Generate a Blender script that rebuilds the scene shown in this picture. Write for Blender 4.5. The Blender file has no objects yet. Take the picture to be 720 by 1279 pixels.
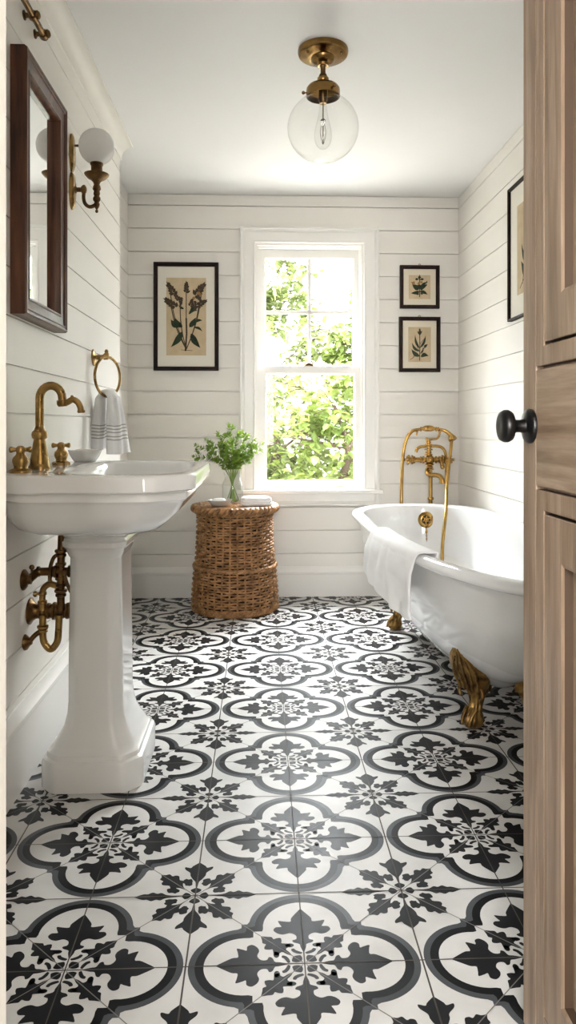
import bpy, math, random
from mathutils import Vector, Matrix, noise

# ------------------------------------------------------------------ camera, world, light
SC = bpy.context.scene
COL = SC.collection
PI = math.pi
R = math.radians

cam_d = bpy.data.cameras.new('camera')
cam = bpy.data.objects.new('camera', cam_d)
COL.objects.link(cam)
cam.location = (0, 0, 1.05)
cam.rotation_euler = (R(90), 0, -math.atan(35 / 900))
cam_d.sensor_fit = 'VERTICAL'
cam_d.sensor_height = 36.0
cam_d.lens = 36.0 * 900 / 1279
cam_d.shift_y = -109.5 / 1279
cam_d.clip_start = 0.02
SC.camera = cam

world = bpy.data.worlds.new('sky')
SC.world = world
world.use_nodes = True
bg = world.node_tree.nodes['Background']
bg.inputs[0].default_value = (0.93, 0.97, 1.0, 1)
bg.inputs[1].default_value = 5.0


def lamp(name, kind, loc, energy, color, aim=None, size=None, size_y=None):
    d = bpy.data.lights.new(name, kind)
    d.energy = energy
    d.color = color
    o = bpy.data.objects.new(name, d)
    COL.objects.link(o)
    o.location = loc
    if aim is not None:
        o.rotation_euler = (Vector(aim) - Vector(loc)).to_track_quat('-Z', 'Y').to_euler()
    if kind == 'AREA':
        d.shape = 'RECTANGLE'
        d.size = size
        d.size_y = size_y
    return o


# sun from behind the house: it lights the trees only
sun = lamp('sun', 'SUN', (0, -5, 9), 7.0, (1.0, 0.96, 0.88), aim=(1.5, 3.0, 0))
sun.data.angle = R(1.5)
# open bright sky above the garden, seen by the window
lamp('sky_daylight', 'AREA', (0.3, 7.4, 5.4), 5600, (0.95, 0.965, 1.0), aim=(0.3, 4.4, 1.5), size=8.5, size_y=4.0)
# added fill lamp in the hall behind the camera, no window there
lamp('hallway_fill', 'AREA', (-0.20, -1.57, 1.5), 62, (1.0, 0.975, 0.955), aim=(-0.20, 3.0, 1.5), size=0.8, size_y=1.5)

SC.view_settings.view_transform = 'Standard'
SC.view_settings.look = 'None'
SC.view_settings.exposure = 0.72
SC.view_settings.gamma = 1.0
SC.view_settings.use_curve_mapping = False


# ------------------------------------------------------------------ materials
def mat(name, col, rough=0.5, metal=0.0, var=None, bump=None, coat=0.0, trans=0.0, ior=1.45, stretch=(1, 1, 1),
        rvar=0.0, sss=0.0, spec=0.5):
    m = bpy.data.materials.new(name)
    m.use_nodes = True
    nt = m.node_tree
    b = nt.nodes['Principled BSDF']
    b.inputs['Base Color'].default_value = (*col, 1)
    b.inputs['Roughness'].default_value = rough
    b.inputs['Metallic'].default_value = metal
    b.inputs['IOR'].default_value = ior
    b.inputs['Specular IOR Level'].default_value = spec
    b.inputs['Coat Weight'].default_value = coat
    b.inputs['Coat Roughness'].default_value = 0.06
    b.inputs['Transmission Weight'].default_value = trans
    if sss:
        b.inputs['Subsurface Weight'].default_value = sss
        b.inputs['Subsurface Radius'].default_value = (0.02, 0.02, 0.02)
    if var or bump or rvar:
        tc = nt.nodes.new('ShaderNodeTexCoord')
        mp = nt.nodes.new('ShaderNodeMapping')
        mp.inputs['Scale'].default_value = stretch
        nt.links.new(tc.outputs['Object'], mp.inputs['Vector'])
    if var:
        col2, scale, detail, lo, hi = var
        n = nt.nodes.new('ShaderNodeTexNoise')
        n.inputs['Scale'].default_value = scale
        n.inputs['Detail'].default_value = detail
        r = nt.nodes.new('ShaderNodeValToRGB')
        r.color_ramp.elements[0].position = lo
        r.color_ramp.elements[0].color = (*col2, 1)
        r.color_ramp.elements[1].position = hi
        r.color_ramp.elements[1].color = (*col, 1)
        nt.links.new(mp.outputs[0], n.inputs['Vector'])
        nt.links.new(n.outputs[0], r.inputs[0])
        nt.links.new(r.outputs[0], b.inputs['Base Color'])
    if rvar:
        n2 = nt.nodes.new('ShaderNodeTexNoise')
        n2.inputs['Scale'].default_value = 14
        n2.inputs['Detail'].default_value = 4
        mr = nt.nodes.new('ShaderNodeMapRange')
        mr.inputs['To Min'].default_value = max(0, rough - rvar)
        mr.inputs['To Max'].default_value = rough + rvar
        nt.links.new(mp.outputs[0], n2.inputs['Vector'])
        nt.links.new(n2.outputs[0], mr.inputs[0])
        nt.links.new(mr.outputs[0], b.inputs['Roughness'])
    if bump:
        scale, strength, dist = bump
        n3 = nt.nodes.new('ShaderNodeTexNoise')
        n3.inputs['Scale'].default_value = scale
        n3.inputs['Detail'].default_value = 3
        bp = nt.nodes.new('ShaderNodeBump')
        bp.inputs['Strength'].default_value = strength
        bp.inputs['Distance'].default_value = dist
        nt.links.new(mp.outputs[0], n3.inputs['Vector'])
        nt.links.new(n3.outputs[0], bp.inputs['Height'])
        nt.links.new(bp.outputs[0], b.inputs['Normal'])
    return m


def thin_glass(name, tint, ior=1.45, rough=0.0):
    m = bpy.data.materials.new(name)
    m.use_nodes = True
    nt = m.node_tree
    nt.nodes.remove(nt.nodes['Principled BSDF'])
    out = nt.nodes['Material Output']
    t = nt.nodes.new('ShaderNodeBsdfTransparent')
    t.inputs[0].default_value = (*tint, 1)
    g = nt.nodes.new('ShaderNodeBsdfGlossy')
    g.inputs['Roughness'].default_value = rough
    lw = nt.nodes.new('ShaderNodeLayerWeight')
    lw.inputs[0].default_value = 0.5
    pw = nt.nodes.new('ShaderNodeMath')
    pw.operation = 'POWER'
    pw.inputs[1].default_value = 4.0
    f = nt.nodes.new('ShaderNodeMapRange')
    f.inputs['To Min'].default_value = ((ior - 1) / (ior + 1)) ** 2
    f.inputs['To Max'].default_value = 0.75
    nt.links.new(lw.outputs['Facing'], pw.inputs[0])
    nt.links.new(pw.outputs[0], f.inputs[0])
    mx = nt.nodes.new('ShaderNodeMixShader')
    nt.links.new(f.outputs[0], mx.inputs[0])
    nt.links.new(t.outputs[0], mx.inputs[1])
    nt.links.new(g.outputs[0], mx.inputs[2])
    nt.links.new(mx.outputs[0], out.inputs[0])
    return m


def leaf_mat(name, col, col2, tr=0.35, scale=3.0, gloss=0.5, through=None):
    m = mat(name, col, gloss, var=(col2, scale, 2, 0.35, 0.65))
    nt = m.node_tree
    b = nt.nodes['Principled BSDF']
    tl = nt.nodes.new('ShaderNodeBsdfTranslucent')
    tl.inputs[0].default_value = (*through, 1) if through else (col[0] * 1.3, col[1] * 1.3, col[2] * 0.9, 1)
    mx = nt.nodes.new('ShaderNodeMixShader')
    mx.inputs[0].default_value = tr
    nt.links.new(b.outputs[0], mx.inputs[1])
    nt.links.new(tl.outputs[0], mx.inputs[2])
    nt.links.new(mx.outputs[0], nt.nodes['Material Output'].inputs[0])
    return m


M_WALL = mat('painted shiplap', (0.84, 0.81, 0.755), 0.42, var=((0.81, 0.78, 0.725), 2.5, 3, 0.3, 0.7), bump=(60, 0.08, 0.002))
M_CEIL = mat('ceiling paint', (0.86, 0.85, 0.84), 0.6)
M_TRIM = mat('white trim paint', (0.86, 0.84, 0.80), 0.3)
M_TILEW = mat('tile cream', (0.69, 0.682, 0.667), 0.34, var=((0.59, 0.582, 0.567), 9, 5, 0.3, 0.6), rvar=0.06, spec=0.08)
M_TILEB = mat('tile black', (0.004, 0.004, 0.005), 0.34, var=((0.010, 0.010, 0.011), 7, 5, 0.3, 0.7), rvar=0.06, spec=0.08)
M_TILEL = mat('tile charcoal', (0.005, 0.005, 0.006), 0.34, var=((0.020, 0.020, 0.022), 4, 4, 0.3, 0.75), rvar=0.06, spec=0.08)
M_TILEG = mat('tile grey', (0.085, 0.092, 0.100), 0.34, var=((0.05, 0.055, 0.060), 6, 4, 0.3, 0.7), rvar=0.06, spec=0.08)
M_GROUT = mat('grout', (0.10, 0.085, 0.07), 0.8, var=((0.03, 0.027, 0.025), 6, 3, 0.35, 0.65))
M_CERAMIC = mat('white glazed ceramic', (0.86, 0.855, 0.84), 0.10, coat=0.4)
M_DARKHOLE = mat('dark hole', (0.01, 0.01, 0.01), 0.6)
M_ENAMEL = mat('white enamel', (0.80, 0.80, 0.795), 0.10, coat=0.3)
M_ENAMELOUT = mat('rippled white enamel', (0.74, 0.735, 0.715), 0.10, coat=0.3, bump=(55, 0.10, 0.003))
M_BRASS = mat('aged brass', (0.42, 0.265, 0.095), 0.28, 1.0, var=((0.22, 0.13, 0.045), 22, 3, 0.3, 0.65), rvar=0.08)
M_BRASSB = mat('polished brass', (0.52, 0.315, 0.095), 0.2, 1.0, var=((0.32, 0.18, 0.05), 16, 3, 0.3, 0.6), rvar=0.05)
M_BRASSM = mat('antique brass', (0.30, 0.175, 0.06), 0.24, 1.0, var=((0.16, 0.09, 0.03), 14, 3, 0.3, 0.65), rvar=0.06)
M_BRASSD = mat('dark bronze brass', (0.20, 0.115, 0.045), 0.33, 1.0, var=((0.07, 0.04, 0.018), 26, 4, 0.3, 0.65), rvar=0.08)
M_WALNUT = mat('dark mahogany', (0.15, 0.055, 0.024), 0.33, var=((0.035, 0.012, 0.006), 8, 5, 0.3, 0.7), coat=0.08, stretch=(6, 6, 0.6))
M_FRAME = mat('dark wood frame', (0.024, 0.009, 0.007), 0.5, var=((0.008, 0.004, 0.003), 20, 4, 0.3, 0.7), spec=0.25)
M_MIRROR = mat('silvered glass', (0.86, 0.87, 0.86), 0.015, 1.0)
M_MATB = mat('cream mount', (0.72, 0.655, 0.53), 0.8)
M_MATW = mat('pale mount', (0.78, 0.74, 0.65), 0.8)
M_PAPER = mat('aged paper', (0.60, 0.475, 0.31), 0.85, var=((0.50, 0.385, 0.24), 18, 4, 0.3, 0.7))
M_INKG = mat('ink green', (0.025, 0.045, 0.018), 0.8, var=((0.012, 0.022, 0.012), 60, 2, 0.3, 0.7))
M_INKB = mat('ink brown', (0.075, 0.045, 0.02), 0.8, var=((0.03, 0.02, 0.012), 90, 2, 0.3, 0.7))
M_INKO = mat('ink ochre', (0.30, 0.16, 0.05), 0.8)
M_GLASS = thin_glass('window glass', (0.98, 0.99, 0.98), 1.25)
M_GLOBE = thin_glass('clear globe glass', (0.975, 0.975, 0.968), 1.42, 0.02)
M_VASE = thin_glass('vase glass', (0.975, 0.985, 0.98), 1.4, 0.02)
M_OPAL = leaf_mat('opal glass', (0.92, 0.91, 0.90), (0.90, 0.89, 0.88), 0.5, 3.0, 0.15, (0.93, 0.92, 0.91))
M_WICK = mat('wicker cane', (0.42, 0.215, 0.085), 0.36, var=((0.14, 0.06, 0.02), 26, 3, 0.3, 0.65))
M_WICKD = mat('wicker lining', (0.022, 0.010, 0.005), 0.9)
M_TOWEL = mat('white terry', (0.86, 0.855, 0.85), 0.9, bump=(420, 0.35, 0.003))
M_STRIPE = mat('grey woven stripe', (0.40, 0.38, 0.36), 0.9)
M_SOAP = mat('cream soap', (0.72, 0.60, 0.44), 0.5)
M_DISH = mat('grey stoneware', (0.50, 0.48, 0.45), 0.4)
M_IRON = mat('black knob', (0.004, 0.004, 0.0045), 0.3, coat=0.1)
M_STEM = mat('green stem', (0.20, 0.30, 0.06), 0.5)
M_SPRIG = leaf_mat('sprig leaf', (0.21, 0.32, 0.055), (0.09, 0.16, 0.025), 0.35, 14)
M_TREE1 = leaf_mat('bright leaf', (0.21, 0.255, 0.075), (0.085, 0.125, 0.03), 0.3, 0.9)
M_TREE2 = leaf_mat('pale leaf', (0.26, 0.30, 0.13), (0.13, 0.17, 0.06), 0.3, 0.9)
M_BARK = mat('bark', (0.10, 0.065, 0.045), 0.9, var=((0.05, 0.035, 0.025), 9, 4, 0.3, 0.7))
M_LAWN = mat('pale gravel', (0.50, 0.47, 0.42), 0.9, var=((0.40, 0.38, 0.33), 3, 3, 0.3, 0.7))
M_FIL = mat('filament wire', (0.12, 0.09, 0.06), 0.4, 0.8)


def wood_mat(name, c1, c2, c3, axis='z'):
    m = bpy.data.materials.new(name)
    m.use_nodes = True
    nt = m.node_tree
    b = nt.nodes['Principled BSDF']
    tc = nt.nodes.new('ShaderNodeTexCoord')
    mp = nt.nodes.new('ShaderNodeMapping')
    mp.inputs['Scale'].default_value = (22, 22, 1.3) if axis == 'z' else (22, 1.3, 22)
    n = nt.nodes.new('ShaderNodeTexNoise')
    n.inputs['Scale'].default_value = 2.2
    n.inputs['Detail'].default_value = 8
    n.inputs['Distortion'].default_value = 0.6
    r = nt.nodes.new('ShaderNodeValToRGB')
    e = r.color_ramp.elements
    e[0].position = 0.3
    e[0].color = (*c1, 1)
    e[1].position = 0.7
    e[1].color = (*c3, 1)
    x = e.new(0.5)
    x.color = (*c2, 1)
    n2 = nt.nodes.new('ShaderNodeTexNoise')
    n2.inputs['Scale'].default_value = 14
    n2.inputs['Detail'].default_value = 6
    mx = nt.nodes.new('ShaderNodeMix')
    mx.data_type = 'RGBA'
    mx.blend_type = 'MULTIPLY'
    mx.inputs[0].default_value = 0.5
    bp = nt.nodes.new('ShaderNodeBump')
    bp.inputs['Strength'].default_value = 0.25
    bp.inputs['Distance'].default_value = 0.002
    L = nt.links.new
    L(tc.outputs['Object'], mp.inputs[0])
    L(mp.outputs[0], n.inputs[0])
    L(mp.outputs[0], n2.inputs[0])
    L(n.outputs[0], r.inputs[0])
    L(r.outputs[0], mx.inputs[6])
    L(n2.outputs[0], mx.inputs[7])
    L(mx.outputs[2], b.inputs['Base Color'])
    L(n2.outputs[0], bp.inputs['Height'])
    L(bp.outputs[0], b.inputs['Normal'])
    b.inputs['Roughness'].default_value = 0.4
    return m


M_DOOR = wood_mat('limed oak', (0.27, 0.18, 0.115), (0.42, 0.295, 0.20), (0.55, 0.41, 0.30))
M_GROOVE = mat('painted shade in the door grooves', (0.07, 0.042, 0.025), 0.6)  # groove faces coloured dark brown to stand in for shade
M_DOORH = wood_mat('limed oak across', (0.27, 0.18, 0.115), (0.42, 0.295, 0.20), (0.55, 0.41, 0.30), 'y')

# ------------------------------------------------------------------ mesh helpers
ORG = {}


class MB:
    def __init__(self):
        self.v, self.f, self.m = [], [], []

    def add(self, vs, fs, mi=0):
        o = len(self.v)
        self.v += [tuple(p) for p in vs]
        for f in fs:
            self.f.append([i + o for i in f])
            self.m.append(mi)

    def box(self, x0, x1, y0, y1, z0, z1, mi=0):
        vs = [(x, y, z) for x in (x0, x1) for y in (y0, y1) for z in (z0, z1)]
        self.add(vs, [(0, 1, 3, 2), (4, 6, 7, 5), (0, 4, 5, 1), (2, 3, 7, 6), (0, 2, 6, 4), (1, 5, 7, 3)], mi)

    def loft(self, rings, cap0=True, cap1=True, mi=0, closed=False, mis=None):
        n = len(rings[0])
        o = len(self.v)
        for r in rings:
            self.v += [tuple(p) for p in r]
        K = len(rings)
        for k in range(K if closed else K - 1):
            a, b = o + k * n, o + ((k + 1) % K) * n
            for i in range(n):
                j = (i + 1) % n
                self.f.append([a + i, a + j, b + j, b + i])
                self.m.append(mis[k] if mis else mi)
        if not closed:
            if cap0:
                self.f.append([o + i for i in reversed(range(n))])
                self.m.append(mis[0] if mis else mi)
            if cap1:
                self.f.append([o + (K - 1) * n + i for i in range(n)])
                self.m.append(mis[-1] if mis else mi)

    def lathe(self, prof, c=(0, 0, 0), axis=(0, 0, 1), seg=32, mi=0, caps=True, mod=None):
        q = Vector((0, 0, 1)).rotation_difference(Vector(axis).normalized())
        c = Vector(c)
        rings = []
        for r, z in prof:
            ring = []
            for i in range(seg):
                a = 2 * PI * i / seg
                rr = r * (mod(a, z) if mod else 1)
                ring.append(c + q @ Vector((rr * math.cos(a), rr * math.sin(a), z)))
            rings.append(ring)
        self.loft(rings, caps, caps, mi)

    def tube(self, pts, rad, seg=12, closed=False, caps=True, mi=0, flat=None):
        pts = [Vector(p) for p in pts]
        n = len(pts)
        if not isinstance(rad, (list, tuple)):
            rad = [rad] * n
        rings = []
        prev = None
        for i, p in enumerate(pts):
            if closed:
                t = pts[(i + 1) % n] - pts[i - 1]
            else:
                t = pts[min(i + 1, n - 1)] - pts[max(i - 1, 0)]
            if t.length < 1e-9:
                t = Vector((0, 0, 1))
            t.normalize()
            if prev is None:
                up = Vector((0, 0, 1)) if abs(t.z) < 0.9 else Vector((1, 0, 0))
                u = t.cross(up).normalized()
            else:
                u = prev - t * prev.dot(t)
                u.normalize()
            prev = u
            w = t.cross(u)
            rings.append([p + (u * math.cos(2 * PI * k / seg) + w * math.sin(2 * PI * k / seg)) * rad[i] for k in range(seg)])
        self.loft(rings, caps, caps, mi, closed)

    def ball(self, c, r, seg=20, ring=12, sc=(1, 1, 1), mi=0):
        prof = [(max(1e-5, r * math.sin(PI * k / ring)), -r * math.cos(PI * k / ring)) for k in range(ring + 1)]
        o = len(self.v)
        self.lathe(prof, (0, 0, 0), (0, 0, 1), seg, mi)
        for i in range(o, len(self.v)):
            x, y, z = self.v[i]
            self.v[i] = (c[0] + x * sc[0], c[1] + y * sc[1], c[2] + z * sc[2])

    def frame(self, fn, w, h, prof, mi=0, mis=None):
        # rectangle frame from a profile of (inset, depth); fn maps (a, b, depth) to a point
        rings = []
        for o, d in prof:
            a, b = w / 2 - o, h / 2 - o
            rings.append([fn(-a, -b, d), fn(a, -b, d), fn(a, b, d), fn(-a, b, d)])
        self.loft(rings, False, False, mi, mis=mis)

    def build(self, name, mats, parent=None, loc=None, smooth=35, bevel=None, subsurf=0, solid=None, fix=True):
        if not isinstance(mats, (list, tuple)):
            mats = [mats]
        org = ORG.get(parent, Vector((0, 0, 0))) if parent else Vector(loc or (0, 0, 0))
        me = bpy.data.meshes.new(name)
        me.from_pydata([(x - org.x, y - org.y, z - org.z) for x, y, z in self.v], [], self.f)
        for m in mats:
            me.materials.append(m)
        me.polygons.foreach_set('material_index', self.m)
        if fix:
            import bmesh
            bm = bmesh.new()
            bm.from_mesh(me)
            bmesh.ops.recalc_face_normals(bm, faces=bm.faces)
            bm.to_mesh(me)
            bm.free()
        if smooth:
            me.shade_smooth()
            me.set_sharp_from_angle(angle=R(smooth))
        me.update()
        o = bpy.data.objects.new(name, me)
        COL.objects.link(o)
        if parent:
            o.parent = parent
        else:
            o.location = org
        ORG[o] = org
        if bevel:
            b = o.modifiers.new('bevel', 'BEVEL')
            b.width = bevel
            b.segments = 2
            b.limit_method = 'ANGLE'
            b.angle_limit = R(40)
        if solid:
            s = o.modifiers.new('solid', 'SOLIDIFY')
            s.thickness = solid
            s.offset = 0
        if subsurf:
            s = o.modifiers.new('sub', 'SUBSURF')
            s.levels = s.render_levels = subsurf
        return o


def thing(name, label, cat, loc, group=None):
    o = bpy.data.objects.new(name, None)
    COL.objects.link(o)
    o.location = loc
    o.empty_display_size = 0.05
    ORG[o] = Vector(loc)
    return tag(o, label, cat, group)


def tag(o, label, cat, group=None, kind=None):
    o['label'] = label
    o['category'] = cat
    if group:
        o['group'] = group
    if kind:
        o['kind'] = kind
    return o


def struct(o, label=None, cat=None):
    o['kind'] = 'structure'
    if label:
        o['label'] = label
        o['category'] = cat
    return o


def smooth_path(pts, n=8, closed=False):
    pts = [Vector(p) for p in pts]
    out = []
    L = len(pts)
    for i in range(L if closed else L - 1):
        p0 = pts[i - 1] if (closed or i > 0) else pts[0] * 2 - pts[1]
        p1, p2 = pts[i], pts[(i + 1) % L]
        p3 = pts[(i + 2) % L] if (closed or i + 2 < L) else pts[-1] * 2 - pts[-2]
        for k in range(n):
            t = k / n
            out.append(0.5 * ((2 * p1) + (p2 - p0) * t + (2 * p0 - 5 * p1 + 4 * p2 - p3) * t * t + (3 * p1 - p0 - 3 * p2 + p3) * t ** 3))
    if not closed:
        out.append(pts[-1])
    return out


def nz(x, y, z=0.0):
    return noise.noise(Vector((x, y, z)))


# ------------------------------------------------------------------ the room
YB = 4.40        # back wall
XL, XREC, XR = -0.70, -0.80, 1.225
YJ = 3.64        # where the thick left wall stops
YF = 0.55        # front wall, bathroom side
H = 2.45
WX0, WX1, WZ0, WZ1 = -0.03, 0.635, 0.645, 2.155


# ---- patterned cement tile floor
def floor_mesh():
    PX, PY, CX, CY = 0.462, 0.422, 0.087, 1.40
    bx0, bx1, by0, by1 = -0.84, 1.27, -1.6, 4.42
    mb = MB()
    mb.box(bx0 - 0.2, bx1 + 0.2, by0, by1 + 0.1, -0.08, 0.0, 0)

    def clip(poly):
        def cl(ps, ax, lim, sg):
            out = []
            for i in range(len(ps)):
                a, b = ps[i - 1], ps[i]
                ia, ib = sg * (a[ax] - lim) >= 0, sg * (b[ax] - lim) >= 0
                if ia != ib:
                    t = (lim - a[ax]) / (b[ax] - a[ax])
                    out.append((a[0] + (b[0] - a[0]) * t, a[1] + (b[1] - a[1]) * t))
                if ib:
                    out.append(b)
            return out
        for ax, lim, sg in ((0, bx0, 1), (0, bx1, -1), (1, by0, 1), (1, by1, -1)):
            poly = cl(poly, ax, lim, sg)
            if len(poly) < 3:
                return None
        return poly

    def put(poly, z, mi):
        p = clip(poly)
        if p:
            mb.add([(x, y, z) for x, y in p], [list(range(len(p)))], mi)

    def sm(half, n=4):
        return [(p.x, p.y) for p in smooth_path([(x, y, 0) for x, y in half], n)]

    def mirror(half):                       # half outline from base to tip along +y, x >= 0
        return half + [(-x, y) for x, y in reversed(half)]

    def quatre(c, rad, sq):
        pts = []
        N = 16
        for q in range(4):
            for k in range(-N, N):
                ph = (PI / 4) * k / N
                rc = c * math.cos(ph) + math.sqrt(max(0, rad * rad - (c * math.sin(ph)) ** 2))
                rs = sq / math.cos(ph)
                r = max(rc, rs)
                a = ph + q * PI / 2
                pts.append((r * math.cos(a), r * math.sin(a)))
        return pts

    Q1 = quatre(0.250, 0.240, 0.272)
    Q2 = quatre(0.250, 0.212, 0.250)
    Q3 = quatre(0.250, 0.175, 0.218)
    fleur = mirror(sm([(0.0, 0.065), (0.012, 0.105), (0.016, 0.125), (0.040, 0.136), (0.046, 0.150), (0.028, 0.160),
                       (0.030, 0.185), (0.055, 0.200), (0.085, 0.192), (0.110, 0.200), (0.128, 0.222), (0.118, 0.243),
                       (0.092, 0.246), (0.098, 0.262), (0.106, 0.288), (0.080, 0.284), (0.050, 0.282), (0.046, 0.305),
                       (0.028, 0.335), (0.0, 0.376)]))
    acan = mirror(sm([(0.0, 0.070), (0.008, 0.095), (0.011, 0.118), (0.024, 0.122), (0.041, 0.118), (0.048, 0.134),
                      (0.036, 0.150), (0.028, 0.162), (0.040, 0.172), (0.050, 0.188), (0.038, 0.200), (0.024, 0.206),
                      (0.028, 0.222), (0.016, 0.238), (0.0, 0.262)]))
    drop = [(0.020 * math.cos(a), 0.013 * math.sin(a)) for a in [2 * PI * i / 12 for i in range(12)]]
    comma = sm([(0, 0.0), (0.018, 0.004), (0.036, 0.016), (0.042, 0.032), (0.030, 0.036), (0.022, 0.026), (0.008, 0.018), (-0.006, 0.010), (0, 0)], 3)
    tulip = mirror(sm([(0.0, 0.050), (0.005, 0.08), (0.009, 0.115), (0.023, 0.138), (0.038, 0.170), (0.042, 0.196),
                       (0.068, 0.226), (0.070, 0.248), (0.042, 0.240), (0.032, 0.256), (0.0, 0.289)]))
    feather = mirror(sm([(0.0, 0.060), (0.005, 0.10), (0.013, 0.14), (0.030, 0.165), (0.024, 0.185), (0.035, 0.208),
                         (0.022, 0.230), (0.022, 0.252), (0.0, 0.295)]))
    sleaf = mirror(sm([(0.0, 0.060), (0.006, 0.092), (0.018, 0.115), (0.040, 0.138), (0.034, 0.158), (0.052, 0.186),
                       (0.044, 0.204), (0.030, 0.210), (0.031, 0.234), (0.013, 0.244), (0.0, 0.264)]))
    blob = sm([(0.0, 0.088), (0.014, 0.092), (0.020, 0.110), (0.026, 0.122), (0.026, 0.142), (0.012, 0.144), (0.003, 0.154),
               (-0.012, 0.148), (-0.024, 0.132), (-0.017, 0.116), (-0.018, 0.100), (-0.010, 0.096), (0.0, 0.088)], 3)
    heart = mirror(sm([(0.0, 0.018), (0.018, 0.030), (0.026, 0.048), (0.014, 0.058), (0.0, 0.066)]))

    def rot(poly, a):
        c, s = math.cos(a), math.sin(a)
        return [(x * c - y * s, x * s + y * c) for x, y in poly]

    def at(poly, ox, oy):
        return [(CX + (x + ox) * PX, CY + (y + oy) * PY) for x, y in poly]

    rnd = random.Random(5)
    for i in range(-3, 4):
        for j in range(-8, 9):
            for Q, z, mi in ((Q1, 0.0002, 4), (Q2, 0.0004, 2), (Q3, 0.0006, 1)):
                put(at(Q, i, j), z, mi)
            for k in range(4):
                a = k * PI / 2
                put(at(rot(fleur, a), i, j), 0.0008, 3)
                put(at(rot(acan, a + PI / 4), i, j), 0.0008, 3)
                put(at(rot(heart, a + PI / 4), i, j), 0.0008, 2)
                for sx in (-1, 1):
                    put(at(rot([(x * 1.0 + sx * 0.060, y + 0.118) for x, y in drop], a), i, j), 0.0008, 2)
                    put(at(rot([(sx * (x + 0.012), y + 0.060) for x, y in comma], a), i, j), 0.0008, 3)
            # snowflake on the outer corners
            for k in range(4):
                a = k * PI / 2
                put(at(rot(tulip if k % 2 == 0 else feather, a), i + 0.5, j + 0.5), 0.0004, 3)
                put(at(rot(sleaf, a + PI / 4), i + 0.5, j + 0.5), 0.0004, 3)
                for d in (-1, 1):
                    put(at(rot(blob, a + d * PI / 8), i + 0.5, j + 0.5), 0.0005, 2)
                put(at(rot(heart, a), i + 0.5, j + 0.5), 0.0005, 2)
            # fine lines along the diagonals
            w = 0.0022
            for k in range(4):
                put(at(rot([(-w, 0.01), (w, 0.01), (w, 0.70), (-w, 0.70)], k * PI / 2 + PI / 4), i, j), 0.00095, 5)
    # grout between the tiles
    for i in range(-8, 9):
        x = CX + i * PX / 2
        g = 0.0017 if i % 2 else 0.0013
        put([(x - g, by0), (x + g, by0), (x + g, by1), (x - g, by1)], 0.0011, 6)
    for j in range(-16, 17):
        y = CY + j * PY / 2
        put([(bx0, y - 0.0013), (bx1, y - 0.0013), (bx1, y + 0.0013), (bx0, y + 0.0013)], 0.0011, 6)
    return mb


M_LINE = mat('fine tile line', (0.16, 0.15, 0.14), 0.6)
o = floor_mesh().build('floor', [M_TILEW, M_TILEW, M_TILEB, M_TILEL, M_TILEG, M_LINE, M_GROUT], smooth=0, fix=False)
struct(o, 'black and white patterned cement tile floor with quatrefoils', 'floor')

mb = MB()
mb.box(-1.1, 1.5, -1.7, 4.62, H, H + 0.12)
struct(mb.build('ceiling', M_CEIL, smooth=0), 'plain off-white painted ceiling', 'ceiling')

GAP = 0.0044
SEAMS_B = [2.38 - 0.1412 * k for k in range(16)]
SEAMS_L = [2.309 - 0.1365 * k for k in range(16)]


def bands(seams, z0, z1, GAP=GAP):
    zs = [z1] + [s for s in seams if z0 + 0.02 < s < z1 - 0.005] + [z0]
    return [(zs[i + 1] + GAP / 2, zs[i] - GAP / 2) for i in range(len(zs) - 1)]


# back wall with the window hole
mb = MB()
TB = 0.013
T = 0.008
for a, b in bands(SEAMS_B, 0.0, H, .0062):
    if b <= WZ0 or a >= WZ1:
        mb.box(XREC, XR, YB, YB + TB + 0.002, a, b)
    else:
        mb.box(XREC, WX0, YB, YB + TB + 0.002, a, b)
        mb.box(WX1, XR, YB, YB + TB + 0.002, a, b)
for x0, x1, z0, z1 in ((XREC - 0.15, WX0, -0.05, H), (WX1, XR + 0.15, -0.05, H), (WX0, WX1, -0.05, WZ0), (WX0, WX1, WZ1, H)):
    mb.box(x0, x1, YB + TB, YB + 0.19, z0, z1)
struct(mb.build('wall_back', M_WALL, smooth=0), 'cream shiplap wall around the window', 'wall')

# thick left wall, then the shallow recess before the back wall
mb = MB()
for a, b in bands(SEAMS_L, 0.0, H):
    mb.box(XL - T - 0.002, XL, YF, YJ, a, b)
    mb.box(XREC + 0.02, XL, YJ - T, YJ, a, b)
mb.box(XL - 0.25, XL - T, YF, YJ - T, -0.05, H)
struct(mb.build('wall_left', M_WALL, smooth=0), 'cream shiplap wall behind the sink and mirror', 'wall')
mb = MB()
for a, b in bands(SEAMS_B, 0.0, H):
    mb.box(XREC - T, XREC, YJ, YB, a, b)
mb.box(XREC - 0.15, XREC - T, YJ - 0.02, YB + 0.1, -0.05, H)
struct(mb.build('wall_left_recess', M_WALL, smooth=0), 'narrow recessed strip of shiplap wall in the far left corner', 'wall')
mb = MB()
for a, b in bands(SEAMS_B, 0.0, H):
    mb.box(XR, XR + T + 0.002, YF, YB, a, b)
mb.box(XR + T, XR + 0.15, YF - 0.12, YB + 0.1, -0.05, H)
struct(mb.build('wall_right', M_WALL, smooth=0), 'cream shiplap wall beside the bathtub', 'wall')
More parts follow.
